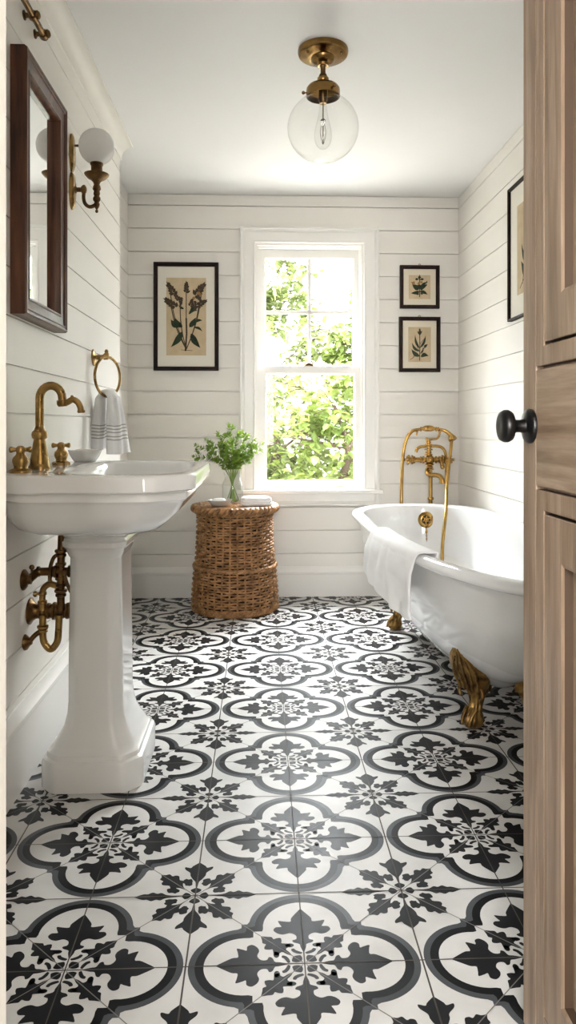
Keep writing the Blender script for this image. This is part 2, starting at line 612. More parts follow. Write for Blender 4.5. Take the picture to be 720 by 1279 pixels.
# front wall with the doorway the photograph is taken through
DX0, DX1, DZ = -0.197, 0.462, 2.06
mb = MB()
mb.box(-1.0, DX0 - 0.018, YF - 0.12, YF, 0, H)
mb.box(DX1 + 0.05, XR + 0.02, YF - 0.12, YF, 0, H)
mb.box(DX0 - 0.018, DX1 + 0.05, YF - 0.12, YF, DZ + 0.02, H)
struct(mb.build('wall_front', M_WALL, smooth=0), 'wall holding the doorway', 'wall')
mb = MB()
mb.box(DX0 - 0.018, DX0, YF - 0.13, YF + 0.02, 0, DZ)
mb.box(DX0 - 0.09, DX0 - 0.006, YF, YF + 0.018, 0, DZ + 0.09)
mb.box(DX1 + 0.045, DX1 + 0.06, YF - 0.13, YF + 0.005, 0, DZ)
mb.box(DX0 - 0.018, DX1 + 0.06, YF - 0.13, YF + 0.005, DZ, DZ + 0.02)
struct(mb.build('trim_door', M_TRIM, smooth=0, bevel=0.003), 'white door casing at the left edge of the photo', 'door casing')
# hallway shell behind the camera
mb = MB()
mb.box(-1.0, -0.9, -1.6, YF - 0.12, 0, H)
mb.box(1.1, 1.2, -1.6, YF - 0.12, 0, H)
mb.box(-1.0, 1.2, -1.7, -1.6, 0, H)
struct(mb.build('wall_hall', M_WALL, smooth=0))


# baseboards
def baseboard(name, prof, path):
    mb = MB()
    for (p, nrm, q) in path:
        rings = []
        for e in (p, q):
            rings.append([(e[0] + nrm[0] * d, e[1] + nrm[1] * d, z) for d, z in prof])
        mb.loft(rings, True, True)
    struct(mb.build(name, M_TRIM, smooth=30))


BP = [(0, 0.0), (0.020, 0.0), (0.020, 0.135), (0.023, 0.140), (0.023, 0.150), (0.016, 0.158), (0.010, 0.170), (0.006, 0.182), (0, 0.182)]
baseboard('baseboard_back', BP, [((XREC, YB), (0, -1), (XR, YB))])
BPL = [(0, 0.0), (0.018, 0.0), (0.018, 0.185), (0.021, 0.190), (0.021, 0.204), (0.014, 0.212), (0.008, 0.226), (0.004, 0.238), (0, 0.238)]
baseboard('baseboard_left', BPL, [((XL, YF), (1, 0), (XL, YJ)), ((XREC, YJ), (1, 0), (XREC, YB))])
baseboard('baseboard_right', BP, [((XR, YF), (-1, 0), (XR, YB))])
# small cove crown on the thick part of the left wall
mb = MB()
prof = [(0, H), (0.060, H), (0.060, H - 0.008)]
for k in range(9):
    a = PI / 2 * k / 8
    prof.append((0.004 + 0.052 * (1 - math.sin(a)), H - 0.062 + 0.054 * math.cos(a)))
prof += [(0.004, H - 0.072), (0.0, H - 0.074)]
mb.loft([[(XL + d, y, z) for d, z in prof] for y in (YF, YJ + 0.018)], True, True)
struct(mb.build('trim_crown', M_WALL, smooth=30))

# ------------------------------------------------------------------ window
win = struct(thing('window_1', 'tall white double-hung sash window in the back wall, garden beyond', 'window', ((WX0 + WX1) / 2, YB, WZ0)))
wcx, wcz = (WX0 + WX1) / 2, (WZ0 + WZ1) / 2
ww, wh = WX1 - WX0, WZ1 - WZ0


def on_back(cx, cz, y):
    return lambda a, b, d: (cx + a, y - d, cz + b)


mb = MB()
cw = 0.092
mb.frame(on_back(wcx, wcz + 0.0, YB), ww + 2 * cw, wh + 2 * cw,
         [(0, 0), (0, 0.034), (0.004, 0.038), (0.013, 0.038), (0.017, 0.030), (0.024, 0.026), (0.028, 0.020), (cw - 0.012, 0.020),
          (cw - 0.006, 0.024), (cw - 0.001, 0.022), (cw, 0.016), (cw, -0.002)])
struct(mb.build('casing', M_TRIM, win, smooth=30))
mb = MB()
jd = 0.16
mb.frame(on_back(wcx, wcz, YB), ww, wh, [(0, 0.004), (0.014, 0.004), (0.014, -0.022), (0.021, -0.022), (0.021, -0.062), (0.014, -0.064), (0.014, -0.10),
                                         (0.026, -0.104), (0.026, -jd), (0, -jd)])
struct(mb.build('jamb', M_TRIM, win, smooth=0))
mb = MB()
mb.box(WX0 - cw - 0.025, WX1 + cw + 0.025, YB - 0.055, YB + 0.03, WZ0 - 0.018, WZ0 + 0.008)
mb.box(WX0, WX1, YB + 0.03, YB + 0.17, WZ0 - 0.005, WZ0 + 0.012)
struct(mb.build('sill', M_TRIM, win, smooth=0, bevel=0.006))

SX0, SX1 = WX0 + 0.018, WX1 - 0.018


def sash(name, gx0, gx1, gz0, gz1, z0, z1, y0, y1, muntins):
    mb = MB()
    rings = []
    # stiles and rails, with a small inner bevel
    for d_out, y in ((0, y1), (0, y0)):
        rings.append([(SX0, y, z0), (SX1, y, z0), (SX1, y, z1), (SX0, y, z1)])
    for inset, y in ((-0.010, y0), (-0.004, y0 + 0.004), (0.0, y0 + 0.012), (0.0, y1)):
        rings.append([(gx0 + inset, y, gz0 + inset), (gx1 - inset, y, gz0 + inset), (gx1 - inset, y, gz1 - inset), (gx0 + inset, y, gz1 - inset)])
    mb.loft(rings, False, False, closed=True)
    if muntins:
        mx = (gx0 + gx1) / 2
        mz = 1.747
        for w, ya, yb in ((0.011, y0 + 0.012, y1 - 0.004), (0.006, y0 + 0.004, y0 + 0.014)):
            mb.box(mx - w, mx + w, ya, yb, gz0, gz1)
            mb.box(gx0, gx1, ya, yb, mz - w, mz + w)
    s = struct(mb.build(name, M_TRIM, win, smooth=30))
    g = MB()
    g.box(gx0 - 0.004, gx1 + 0.004, (y0 + y1) / 2, (y0 + y1) / 2 + 0.003, gz0 - 0.004, gz1 + 0.004)
    struct(g.build('pane', M_GLASS, s, smooth=0))
    return s


up = sash('upper_sash', 0.036, 0.578, 1.418, 2.075, 1.365, WZ1 - 0.018, YB + 0.066, YB + 0.098, True)
lo = sash('lower_sash', 0.040, 0.582, 0.706, 1.358, WZ0 + 0.010, 1.408, YB + 0.026, YB + 0.060, False)
for x in (0.125, 0.492):
    mb = MB()
    mb.box(x - 0.030, x + 0.030, YB + 0.0245, YB + 0.027, 0.668, 0.690)
    mb.tube(smooth_path([(x - 0.024, YB + 0.026, 0.672), (x - 0.014, YB + 0.014, 0.680), (x + 0.014, YB + 0.014, 0.680), (x + 0.024, YB + 0.026, 0.672)], 4), 0.004, 8)
    mb.build('sash_lift', M_MATB, lo, smooth=40)
mb = MB()
mb.box(0.272, 0.330, YB + 0.030, YB + 0.056, 1.408, 1.414)
mb.tube([(0.282, YB + 0.04, 1.417), (0.302, YB + 0.042, 1.424), (0.325, YB + 0.046, 1.419)], [0.006, 0.008, 0.005], 10)
mb.build('sash_lock', M_BRASSD, lo, smooth=40)

# ------------------------------------------------------------------ wood door, opened into the room
door = struct(thing('door_1', 'limed oak panelled door standing open at the right edge of the photo', 'door', (0.475, YF + 0.02, 0.012)))
DY0, DY1, FX = YF + 0.005, 1.235, 0.457


def on_door(y, z, d):
    return (FX - d, y, z)


mb = MB()
th = 0.042
stile_far = 1.178                              # inner edge of the far stile
stile_near = DY0 + (DY1 - stile_far) + 0.05
rails = [(0.012, 0.06), (0.948, 1.140), (1.93, 2.03)]
# stiles (vertical grain)
mb.box(FX, FX + th, stile_far, DY1, 0.012, 2.03, 0)
mb.box(FX, FX + th, DY0, stile_near, 0.012, 2.03, 0)
for z0, z1 in rails:
    mb.box(FX, FX + th, stile_near + 0.0015, stile_far - 0.0015, z0, z1, 1)
slab = struct(mb.build('door_slab', [M_DOOR, M_DOORH], door, smooth=0, bevel=0.0025))
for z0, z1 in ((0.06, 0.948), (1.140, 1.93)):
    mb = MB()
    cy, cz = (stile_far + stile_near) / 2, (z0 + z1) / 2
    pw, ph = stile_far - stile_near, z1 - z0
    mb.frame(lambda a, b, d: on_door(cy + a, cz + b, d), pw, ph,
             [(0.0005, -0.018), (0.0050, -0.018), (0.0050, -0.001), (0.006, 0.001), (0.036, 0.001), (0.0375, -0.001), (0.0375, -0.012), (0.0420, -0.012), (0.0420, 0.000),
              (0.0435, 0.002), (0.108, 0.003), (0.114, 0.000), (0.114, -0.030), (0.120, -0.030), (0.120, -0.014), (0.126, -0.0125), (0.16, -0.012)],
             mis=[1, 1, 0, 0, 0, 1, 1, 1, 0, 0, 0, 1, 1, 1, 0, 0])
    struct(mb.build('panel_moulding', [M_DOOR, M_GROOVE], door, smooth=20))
    mb = MB()
    mb.box(FX + 0.0135, FX + 0.027, stile_near, stile_far, z0, z1)
    struct(mb.build('door_panel', M_DOOR, door, smooth=0))
mb = MB()
ky, kz = 1.198, 1.047
mb.lathe([(0.0, 0), (0.0290, 0.0), (0.0295, 0.004), (0.027, 0.008), (0.020, 0.010), (0.012, 0.012), (0.0105, 0.020), (0.011, 0.028), (0.015, 0.031),
          (0.024, 0.034), (0.0275, 0.040), (0.0275, 0.046), (0.024, 0.052), (0.017, 0.0545), (0.008, 0.0535), (0.0, 0.0532)], (FX, ky, kz), (-1, 0, 0), 40)
struct(mb.build('door_knob', M_IRON, door, smooth=50))

# ------------------------------------------------------------------ pedestal sink
def oct_ring(cx, cy, hx, hy, c, z, n=96, cb=None):
    # chamfered rectangle sampled by angle; cb: chamfer on the wall side
    cb = c if cb is None else cb
    P = [(hx, -hy + c), (hx, hy - c), (hx - c, hy), (-hx + cb, hy), (-hx, hy - cb), (-hx, -hy + cb), (-hx + cb, -hy), (hx - c, -hy)]
    out = []
    for k in range(n):
        a = 2 * PI * k / n
        dx, dy = math.cos(a), math.sin(a)
        best = 1e9
        for i in range(8):
            ax, ay = P[i]
            bx, by = P[(i + 1) % 8]
            ex, ey = bx - ax, by - ay
            den = dx * ey - dy * ex
            if abs(den) < 1e-12:
                continue
            t = (ax * ey - ay * ex) / den
            s = (ax * dy - ay * dx) / den
            if t > 0 and -1e-9 <= s <= 1 + 1e-9:
                best = min(best, t)
        out.append((cx + dx * best, cy + dy * best, z))
    # light rounding of the corners
    for _ in range(1):
        out = [tuple((out[i - 1][q] + 4 * out[i][q] + out[(i + 1) % n][q]) / 6 for q in range(3)) for i in range(n)]
    return out


def sup_ring(cx, cy, hx, hy, e, z, n=96):
    out = []
    for k in range(n):
        a = 2 * PI * k / n
        c, s = math.cos(a), math.sin(a)
        r = (abs(c / hx) ** e + abs(s / hy) ** e) ** (-1 / e)
        out.append((cx + c * r, cy + s * r, z))
    return out


sink = thing('pedestal_sink', 'white porcelain pedestal sink with brass taps against the left wall', 'sink', (-0.485, 2.25, 0.0011))
mb = MB()
PCX, PCY = -0.488, 2.245
for_l = [(0.0012, .147, .178, .045), (.072, .147, .178, .045), (.082, .143, .174, .044), (.086, .135, .166, .042), (.098, .132, .163, .041), (.104, .122, .152, .038),
         (.118, .116, .146, .036), (.138, .103, .136, .034), (.160, .092, .127, .032), (.19, .0845, .121, .030), (.23, .0805, .1175, .028), (.40, .079, .116, .027),
         (.655, .075, .114, .026), (.660, .078, .117, .026), (.668, .081, .120, .026), (.684, .086, .127, .027), (.690, .093, .133, .028), (.704, .094, .134, .028), (.708, .090, .130, .028), (.716, .089, .129, .028)]
mb.loft([oct_ring(PCX, PCY, a, b, c, z) for z, a, b, c in for_l], True, True)
mb.build('pedestal', M_CERAMIC, sink, smooth=40)
mb = MB()
BCY = 2.215
rings = [oct_ring(-.487, 2.245, .090, .131, .03, .7165), oct_ring(-.487, 2.245, .098, .142, .03, .728), oct_ring(-.483, 2.242, .122, .180, .04, .738),
         oct_ring(-.478, 2.235, .165, .26, .06, .748), oct_ring(-.470, 2.225, .192, .315, .075, .764), oct_ring(-.460, 2.22, .212, .345, .08, .788),
         oct_ring(-.451, 2.216, .230, .362, .085, .815), oct_ring(-.446, 2.215, .240, .372, .09, .842), oct_ring(-.444, 2.215, .246, .378, .09, .848),
         oct_ring(-.444, 2.215, .250, .384, .09, .853), oct_ring(-.444, 2.215, .250, .384, .09, .874),
         oct_ring(-.438, 2.215, .259, .401, .095, .8755), oct_ring(-.434, 2.215, .263, .405, .095, .880), oct_ring(-.434, 2.215, .263, .405, .095, .911),
         oct_ring(-.436, 2.215, .261, .402, .095, .918), oct_ring(-.436, 2.215, .255, .396, .093, .9205)]
bx, by = -.375, 2.215
rings += [sup_ring(bx, by, .172, .338, 4.0, .9205), sup_ring(bx, by, .166, .332, 4.0, .9185), sup_ring(bx, by, .160, .325, 3.8, .912), sup_ring(bx, by, .152, .314, 3.4, .890),
          sup_ring(bx, by, .140, .290, 3.0, .85), sup_ring(bx, by, .112, .235, 2.5, .810), sup_ring(bx, by, .06, .12, 2.2, .792), sup_ring(bx, by, .02, .02, 2, .788)]
mb.loft(rings, True, True)
basin = mb.build('basin', M_CERAMIC, sink, smooth=38)
mb = MB()
for yy in (2.13, 2.165):
    mb.lathe([(0.0, 0), (0.008, 0.0), (0.008, 0.004), (0, 0.004)], (-.530, yy, .892), (1, 0, 0.35), 16)
mb.build('overflow_hole', M_DARKHOLE, basin)
mb = MB()
mb.lathe([(0, 0), (0.022, 0), (0.021, 0.004), (0.012, 0.006), (0, 0.005)], (bx, by, .7885), (0, 0, 1), 24)
mb.build('drain', M_BRASS, basin)

# gooseneck spout
fx, fy, fz = -.645, 2.135, .9203
mb = MB()
mb.lathe([(0, 0), (.031, 0), (.0315, .006), (.028, .011), (.0265, .016), (.026, .030), (.021, .060), (.0172, .082), (.0165, .086), (.0215, .090), (.0225, .100), (.0215, .108), (.0155, .113), (.0130, .120), (0, .121)],
         (fx, fy, fz), (0, 0, 1), 28)
gp = [(fx, fy, fz + .112), (fx, fy, fz + .18), (fx, fy, fz + .205)]
rr = 0.033
for k in range(1, 12):
    a = PI - k * (PI * 1.0) / 11
    gp.append((fx + rr + rr * math.cos(a), fy, fz + .205 + rr * 1.15 * math.sin(a)))
gp.append((fx + 2 * rr + 0.001, fy, fz + .190))
mb.tube(gp, .0122, 18)
ex, ez = fx + 2 * rr, fz + .198
mb.lathe([(0, -.004), (.013, -.004), (.0165, -.002), (.0165, .010), (.0145, .013), (.0125, .016)], (ex, fy, ez), (0.1, 0, -1), 22)
mb.tube(smooth_path([(ex - 0.002, fy, ez - .008), (ex + .014, fy, ez - .004), (ex + .030, fy, ez + .004), (ex + .044, fy, ez - .003), (ex + .052, fy, ez - .018), (ex + .054, fy, ez - .030)], 5),
        .0092, 16)
mb.lathe([(0, 0), (.0108, 0), (.0115, .005), (.0095, .008), (0, .008)], (ex + .0545, fy, ez - .027), (0.06, 0, -1), 18)
mb.ball((ex + .028, fy, ez + .013), .0045)
mb.build('spout', M_BRASS, sink, smooth=50)
KH = .80
for hx, hy in ((-.645, 1.968), (-.645, 2.363)):
    mb = MB()
    mb.lathe([(r * KH * 1.08, z * KH) for r, z in [(0, 0), (.034, 0), (.0345, .007), (.029, .011), (.021, .014), (.0195, .019), (.0235, .030), (.0255, .040), (.023, .050), (.015, .059), (.0125, .066), (0, .066)]], (hx, hy, fz), (0, 0, 1), 28)
    tap = mb.build('tap', M_BRASS, sink, smooth=50)
    mb = MB()
    mb.lathe([(r * KH, z * KH) for r, z in [(0, .064), (.013, .064), (.015, .070), (.015, .082), (.011, .087), (.005, .090), (0, .090)]], (hx, hy, fz), (0, 0, 1), 24)
    for k in range(4):
        a = k * PI / 2 + 0.25
        d = Vector((math.cos(a), math.sin(a), 0))
        mb.lathe([(r * KH * 1.1, z * KH) for r, z in [(0, .008), (.0072, .008), (.0058, .016), (.0076, .024), (.0098, .029), (.0092, .034), (.004, .037), (0, .037)]], (hx, hy, fz + .077 * KH), d, 14)
    mb.build('cross_handle', M_BRASS, tap, smooth=50)

# supply and waste pipes behind the pedestal
pl = thing('sink_plumbing', 'aged brass pipes and trap on the wall behind the pedestal', 'plumbing', (XL, 2.2, .48))
PY_ = 2.20


def collar(mb, c, axis, r, w):
    mb.lathe([(0, -w), (r * .85, -w), (r, -w * .6), (r, w * .6), (r * .85, w), (0, w)], c, axis, 18)


mb = MB()
mb.lathe([(0, 0), (.031, 0), (.031, .004), (.024, .010), (.013, .014), (.013, .024), (0, .024)], (XL, 2.16, .590), (1, 0, 0), 26)
mb.tube(smooth_path([(XL + .015, 2.165, .590), (-.678, 2.18, .597), (-.668, 2.195, .605), (-.64, PY_, .606), (-.55, PY_, .606)], 6), .0125, 14)
for x, r in ((-.668, .016), (-.628, .0165), (-.617, .019), (-.575, .018), (-.563, .021), (-.553, .018)):
    collar(mb, (x, PY_, .606), (1, 0, 0), r, .005)
mb.ball((-.683, 2.185, .622), .008)
mb.tube([(-.683, 2.185, .60), (-.683, 2.185, .622)], .004, 8)
mb.build('supply_pipe', M_BRASSD, pl, smooth=45)
mb = MB()
mb.tube([(-.601, PY_, .49), (-.601, PY_, .60), (-.600, PY_, .66), (-.597, PY_, .742)], .0115, 14)
for z, r in ((.535, .016), (.548, .019), (.565, .016), (.585, .017), (.628, .016), (.655, .0165), (.668, .018)):
    collar(mb, (-.601, PY_, z), (0, 0, 1), r, .005)
mb.tube(smooth_path([(-.605, PY_, .660), (-.622, PY_, .648), (-.632, PY_, .62), (-.634, PY_, .585), (-.632, PY_, .575)], 5), .006, 10)
mb.tube(smooth_path([(-.60, PY_, .664), (-.583, PY_ - .01, .672), (-.572, PY_ - .02, .676)], 4), [.005] * 8 + [.010], 10)
mb.tube(smooth_path([(-.585, PY_ - .02, .60), (-.578, PY_ - .02, .575), (-.566, PY_ - .02, .548)], 4), .0055, 10)
mb.build('riser_pipe', M_BRASSD, pl, smooth=45)
mb = MB()
mb.lathe([(0, 0), (.040, 0), (.040, .004), (.030, .010), (.023, .020), (.021, .034), (.021, .15), (0, .15)], (XL, PY_ + .02, .482), (1, 0, 0), 28)
for x, r in ((-.667, .024), (-.655, .026), (-.643, .024), (-.626, .027), (-.600, .023), (-.586, .0245), (-.575, .023)):
    collar(mb, (x, PY_ + .02, .482), (1, 0, 0), r, .005)
mb.build('waste_pipe', M_BRASSD, pl, smooth=45)
mb = MB()
mb.tube(smooth_path([(-.655, PY_, .475), (-.655, PY_, .43), (-.652, PY_, .395), (-.632, PY_, .372), (-.613, PY_, .392), (-.608, PY_, .43), (-.606, PY_, .475)], 7), .0105, 14)
mb.tube(smooth_path([(-.656, PY_, .49), (-.656, PY_, .53), (-.652, PY_, .555), (-.635, PY_, .568), (-.618, PY_, .564), (-.604, PY_, .558)], 7), .0095, 14)
for c, ax, r in (((-.655, PY_, .440), (0, 0, 1), .017), ((-.655, PY_, .428), (0, 0, 1), .015), ((-.656, PY_, .515), (0, 0, 1), .014), ((-.656, PY_, .540), (0, 0, 1), .013)):
    collar(mb, c, ax, r, .005)
mb.tube([(-.655, PY_, .54), (-.672, PY_ - .01, .541)], .004, 8)
mb.lathe([(0, 0), (.008, 0), (.010, .005), (.006, .010), (0, .010)], (-.670, PY_ - .01, .541), (-1, 0, 0), 12)
mb.build('trap', M_BRASS, pl, smooth=45)
mb = MB()
mb.lathe([(0, 0), (.024, 0), (.023, .006), (.012, .016), (.009, .022), (0, .022)], (XL, PY_ - .03, .402), (1, 0, 0.15), 20)
mb.tube(smooth_path([(XL + .015, PY_ - .03, .405), (-.672, PY_ - .015, .42), (-.655, PY_, .430)], 4), .0075, 12)
mb.build('wall_bracket', M_BRASSD, pl, smooth=45)

# soap dish on the sink
mb = MB()
sdx, sdy = -.612, 2.545
mb.lathe([(0, 0.0), (.036, 0.0), (.040, .004), (.050, .020), (.0565, .036), (.0575, .040), (.055, .0405), (.052, .036), (.044, .018), (.030, .010), (0, .009)], (sdx, sdy, .9207), (0, 0, 1), 36)
tag(mb.build('soap_dish', M_CERAMIC, loc=(sdx, sdy, .9207), smooth=50), 'small white bowl holding soap on the back corner of the sink', 'soap dish')
mb = MB()
mb.loft([sup_ring(sdx, sdy, a, b, 3, .9207 + z, 40) for z, a, b in ((.0165, .026, .018), (.020, .033, .024), (.030, .036, .027), (.038, .034, .026), (.042, .028, .020))])
tag(mb.build('soap_bar', M_SOAP, loc=(sdx, sdy, .937), smooth=60), 'beige soap bar in the white bowl on the sink', 'soap')

# ------------------------------------------------------------------ mirror
mir = thing('wall_mirror', 'dark mahogany framed mirror on the left wall above the sink', 'mirror', (XL, 2.26, 1.36))
my0, my1, mz0, mz1 = 2.045, 2.475, 1.360, 2.115


def on_left(cy, cz, x):
    return lambda a, b, d: (x + d, cy + a, cz + b)


mb = MB()
mb.frame(on_left((my0 + my1) / 2, (mz0 + mz1) / 2, XL), my1 - my0, mz1 - mz0,
         [(0, 0.001), (0, .040), (.004, .047), (.009, .047), (.011, .043), (.015, .042), (.017, .045), (.020, .045), (.022, .041), (.046, .036), (.050, .039), (.054, .039), (.057, .034), (.061, .022), (.063, .014), (.063, .001)])
mb.build('mirror_frame', M_WALNUT, mir, smooth=30)
mb = MB()
mb.box(XL + .006, XL + .016, my0 + .058, my1 - .058, mz0 + .058, mz1 - .058)
mb.build('mirror_glass', M_MIRROR, mir, smooth=0)

# ------------------------------------------------------------------ brass rod above the mirror
rod = thing('picture_rod', 'brass rod on brackets high on the left wall above the mirror', 'rod', (XL, 1.9, 2.2))
mb = MB()
rx, rz = -.674, 2.263
mb.tube([(rx, 1.45, rz), (rx, 2.275, rz)], .0095, 14)
mb.lathe([(0, 0), (.0095, 0), (.014, .003), (.0145, .010), (.012, .016), (.005, .019), (0, .019)], (rx, 2.270, rz), (0, 1, 0), 18)
mb.build('rod', M_BRASSD, rod, smooth=50)
for yy in (1.60, 2.165, 2.268):
    mb = MB()
    mb.tube([(XL, yy, rz), (rx, yy, rz)], .007, 12)
    mb.lathe([(0, 0), (.014, 0), (.014, .003), (.009, .006), (0, .006)], (XL, yy, rz), (1, 0, 0), 20)
    mb.lathe([(.0085, -.008), (.0140, -.006), (.0145, .006), (.0085, .008)], (rx, yy, rz), (0, 1, 0), 18)
    mb.lathe([(0, 0), (.008, 0), (.0125, .004), (.0125, .011), (.007, .016), (0, .017)], (rx + .006, yy, rz), (1, 0, .2), 16)
    mb.build('bracket', M_BRASSD, rod, smooth=50)

# ------------------------------------------------------------------ sconce
sc = thing('wall_sconce', 'brass wall sconce with a white glass globe beside the mirror', 'wall light', (XL, 2.70, 1.92))
sy, sx = 2.70, -.606
mb = MB()
rings = []
for d, k in ((0, 1.0), (.006, 1.0), (.012, .86), (.015, .55), (.016, .1)):
    rings.append([(XL + d, sy + .032 * k * math.cos(2 * PI * i / 32), 1.915 + .070 * k * math.sin(2 * PI * i / 32)) for i in range(32)])
mb.loft(rings)
rings = []
for d, k in ((0, 1.0), (.006, 1.0), (.011, .84), (.013, .5), (.0135, .1)):
    rings.append([(XL + d, sy + .030 * k * math.cos(2 * PI * i / 32), 2.055 + .072 * k * math.sin(2 * PI * i / 32)) for i in range(32)])
mb.loft(rings)
mb.build('backplate', M_BRASS, sc, smooth=45)
mb = MB()
mb.lathe([(0, .010), (.015, .012), (.013, .018), (.0085, .022), (.0085, .036), (.013, .039), (.0135, .045), (.010, .050), (0, .051)], (XL, sy, 1.920), (1, 0, 0), 18)
mb.ball((-.653, sy, 1.921), .013, sc=(.8, 1, 1.35))
mb.tube(smooth_path([(-.653, sy, 1.915), (-.654, sy, 1.888), (-.648, sy, 1.868), (-.632, sy, 1.857), (-.615, sy, 1.862), (-.604, sy, 1.872)], 6), .0068, 12)
mb.build('arm', M_BRASSD, sc, smooth=45)
mb = MB()
mb.tube([(XL + .005, sy, 2.083), (-.668, sy, 2.083)], .0045, 10)
mb.build('globe_stay', M_BRASSD, sc, smooth=45)
mb = MB()
mb.lathe([(0, 1.834), (.004, 1.836), (.006, 1.842), (.003, 1.848), (.008, 1.856), (.011, 1.866), (.008, 1.874), (.013, 1.882), (.0135, 1.890), (.009, 1.897), (.012, 1.906), (.010, 1.916), (.015, 1.922), (.0135, 1.932),
          (.010, 1.940), (.013, 1.948), (.020, 1.955), (.0225, 1.958)], (sx, sy, 0), (0, 0, 1), 22, mod=lambda a, z: 1 + .05 * math.cos(6 * a))
mb.lathe([(0, 1.954), (.018, 1.954), (.034, 1.963), (.044, 1.974), (.0455, 1.978), (.043, 1.9785), (.030, 1.970), (.021, 1.968), (.0205, 2.010), (.0235, 2.012), (.0235, 2.019), (.0205, 2.021), (0, 2.021)], (sx, sy, 0), (0, 0, 1), 30)
mb.build('candle_cup', M_BRASSD, sc, smooth=40)
mb = MB()
rg = .0655
prof = []
for k in range(20):
    a = -PI / 2 + .33 + (PI - .33) * k / 19
    prof.append((max(1e-4, rg * math.cos(a)), 2.080 + rg * math.sin(a)))
mb.lathe(prof, (sx, sy, 0), (0, 0, 1), 36)
mb.build('globe_shade', M_OPAL, sc, smooth=60)

# ------------------------------------------------------------------ towel ring and striped towel
tr = thing('towel_ring', 'brass towel ring on the left wall past the sink', 'towel ring', (XL, 3.05, 1.33))
ry = 3.055
mb = MB()
mb.lathe([(0, 0), (.036, 0), (.036, .004), (.030, .008), (.016, .010), (.011, .014), (.0095, .040), (.013, .044), (.013, .052), (.008, .060), (0, .062)], (XL, ry, 1.330), (1, 0, 0.08), 26)
mb.lathe([(0, -.016), (.007, -.015), (.0105, -.010), (.0105, .010), (.007, .016), (.009, .020), (.0045, .027), (0, .028)], (-.645, ry, 1.337), (0, 0, 1), 18)
mb.build('wall_mount', M_BRASS, tr, smooth=45)
tdir = Vector((.44, .898, 0)).normalized()
ndir = Vector((tdir.y, -tdir.x, 0))
rc = Vector((-.640, ry, 1.250))
rad = .0835
mb = MB()
mb.tube([rc + tdir * rad * math.cos(2 * PI * k / 48) + Vector((0, 0, rad * math.sin(2 * PI * k / 48))) for k in range(48)], .0058, 12, closed=True)
mb.build('ring', M_BRASS, tr, smooth=60)

# towel: one length of cloth gathered through the ring
mb = MB()
zr = 1.250 - rad
path = []
hangA, hangB = .222, .240
for k in range(25):
    s = k / 24
    path.append((-1, zr - .0 - hangA * (1 - s)))
arch = []
rings, mis = [], []
N = 40


def stripe(z):
    return any(abs(z - zz) < .0022 for zz in (1.047, 1.033, 1.020, 1.006, .992))


cen = []
zz = zr - hangA
while zz < zr - .004:
    cen.append((-.026 - .012 * (zr - zz) / .2, zz, 0))
    zz += .0044
for k in range(1, 12):
    a = PI - PI * k / 12
    cen.append((.026 * math.cos(a) , zr + .004 + .020 * math.sin(a), 1))
zz = zr - .004
while zz > zr - hangB:
    cen.append((.026 + .020 * (zr - zz) / .2, zz, 2))
    zz -= .0044
for idx, (off, z, part) in enumerate(cen):
    down = max(0.0, (zr - z)) / .22
    wd = (.040 + .020 * down) if part != 2 else (.044 + .034 * down)
    tk = .0145 + (.006 if part != 1 else -.004) * min(1, down * 3)
    ring = []
    ctr = rc + ndir * off + tdir * (.010 if part == 2 else -.004 if part == 0 else .003)
    for i in range(N):
        a = 2 * PI * i / N
        u, w = math.cos(a), math.sin(a)
        fold = .0052 * min(1, .3 + down * 1.5) * math.cos(5 * u * 1.9 + (1.0 if part == 2 else 0.2) + .6 * down)
        p = ctr + tdir * (u * wd) + ndir * (w * tk * (1 - .25 * u * u) + fold)
        if part == 1:
            # cross-section tips over the ring bar
            ang = math.atan2(z - zr, off)
            rr_ = .021 + w * .0125
            p = rc + ndir * (rr_ * math.cos(ang)) + tdir * (u * wd + .003) + Vector((0, 0, 0))
            ring.append((p.x, p.y, zr + rr_ * math.sin(ang) * .95 + .0))
            continue
        sgn = 1
        ring.append((p.x, p.y, z + .004 * math.sin(3 * u)))
    if part == 0:
        ring = [ring[(N - i) % N] for i in range(N)]
    rings.append(ring)
    mis.append(1 if (part != 1 and stripe(z)) else 0)
mb.loft(rings, True, True, mis=mis)
tag(mb.build('hand_towel', [M_TOWEL, M_STRIPE], loc=(rc.x, rc.y, zr), smooth=60), 'white hand towel with grey stripes hanging in the brass ring', 'hand towel')

# ------------------------------------------------------------------ ceiling lamp
cl = thing('ceiling_light', 'brass ceiling light with a clear glass globe and bare bulb', 'ceiling light', (.236, 2.69, H))
LX, LY = .236, 2.69
mb = MB()
mb.lathe([(0, 2.45), (.094, 2.45), (.0945, 2.440), (.092, 2.432), (.088, 2.429), (.082, 2.428), (.060, 2.421), (.046, 2.419), (.044, 2.412), (.037, 2.404), (.030, 2.401), (.024, 2.398), (.020, 2.390), (0, 2.390)], (LX, LY, 0), (0, 0, 1), 40)
for a in (-2.6, -.45):
    mb.ball((LX + .072 * math.cos(a), LY + .072 * math.sin(a), 2.424), .005)
mb.build('ceiling_plate', M_BRASSM, cl, smooth=35)
mb = MB()
mb.lathe([(0, 2.395), (.0125, 2.395), (.0125, 2.388), (.0095, 2.384), (.0095, 2.362), (.013, 2.360), (.016, 2.352), (.013, 2.346), (0, 2.345)], (LX, LY, 0), (0, 0, 1), 22)
mb.build('stem', M_BRASSD, cl, smooth=40)
mb = MB()
mb.lathe([(0, 2.350), (.014, 2.350), (.021, 2.346), (.022, 2.339), (.018, 2.332), (.022, 2.327), (.040, 2.322), (.056, 2.314), (.062, 2.306), (.0635, 2.300), (.0635, 2.276), (.061, 2.275), (.060, 2.298), (.050, 2.308), (.02, 2.316), (0, 2.317)], (LX, LY, 0), (0, 0, 1), 36)
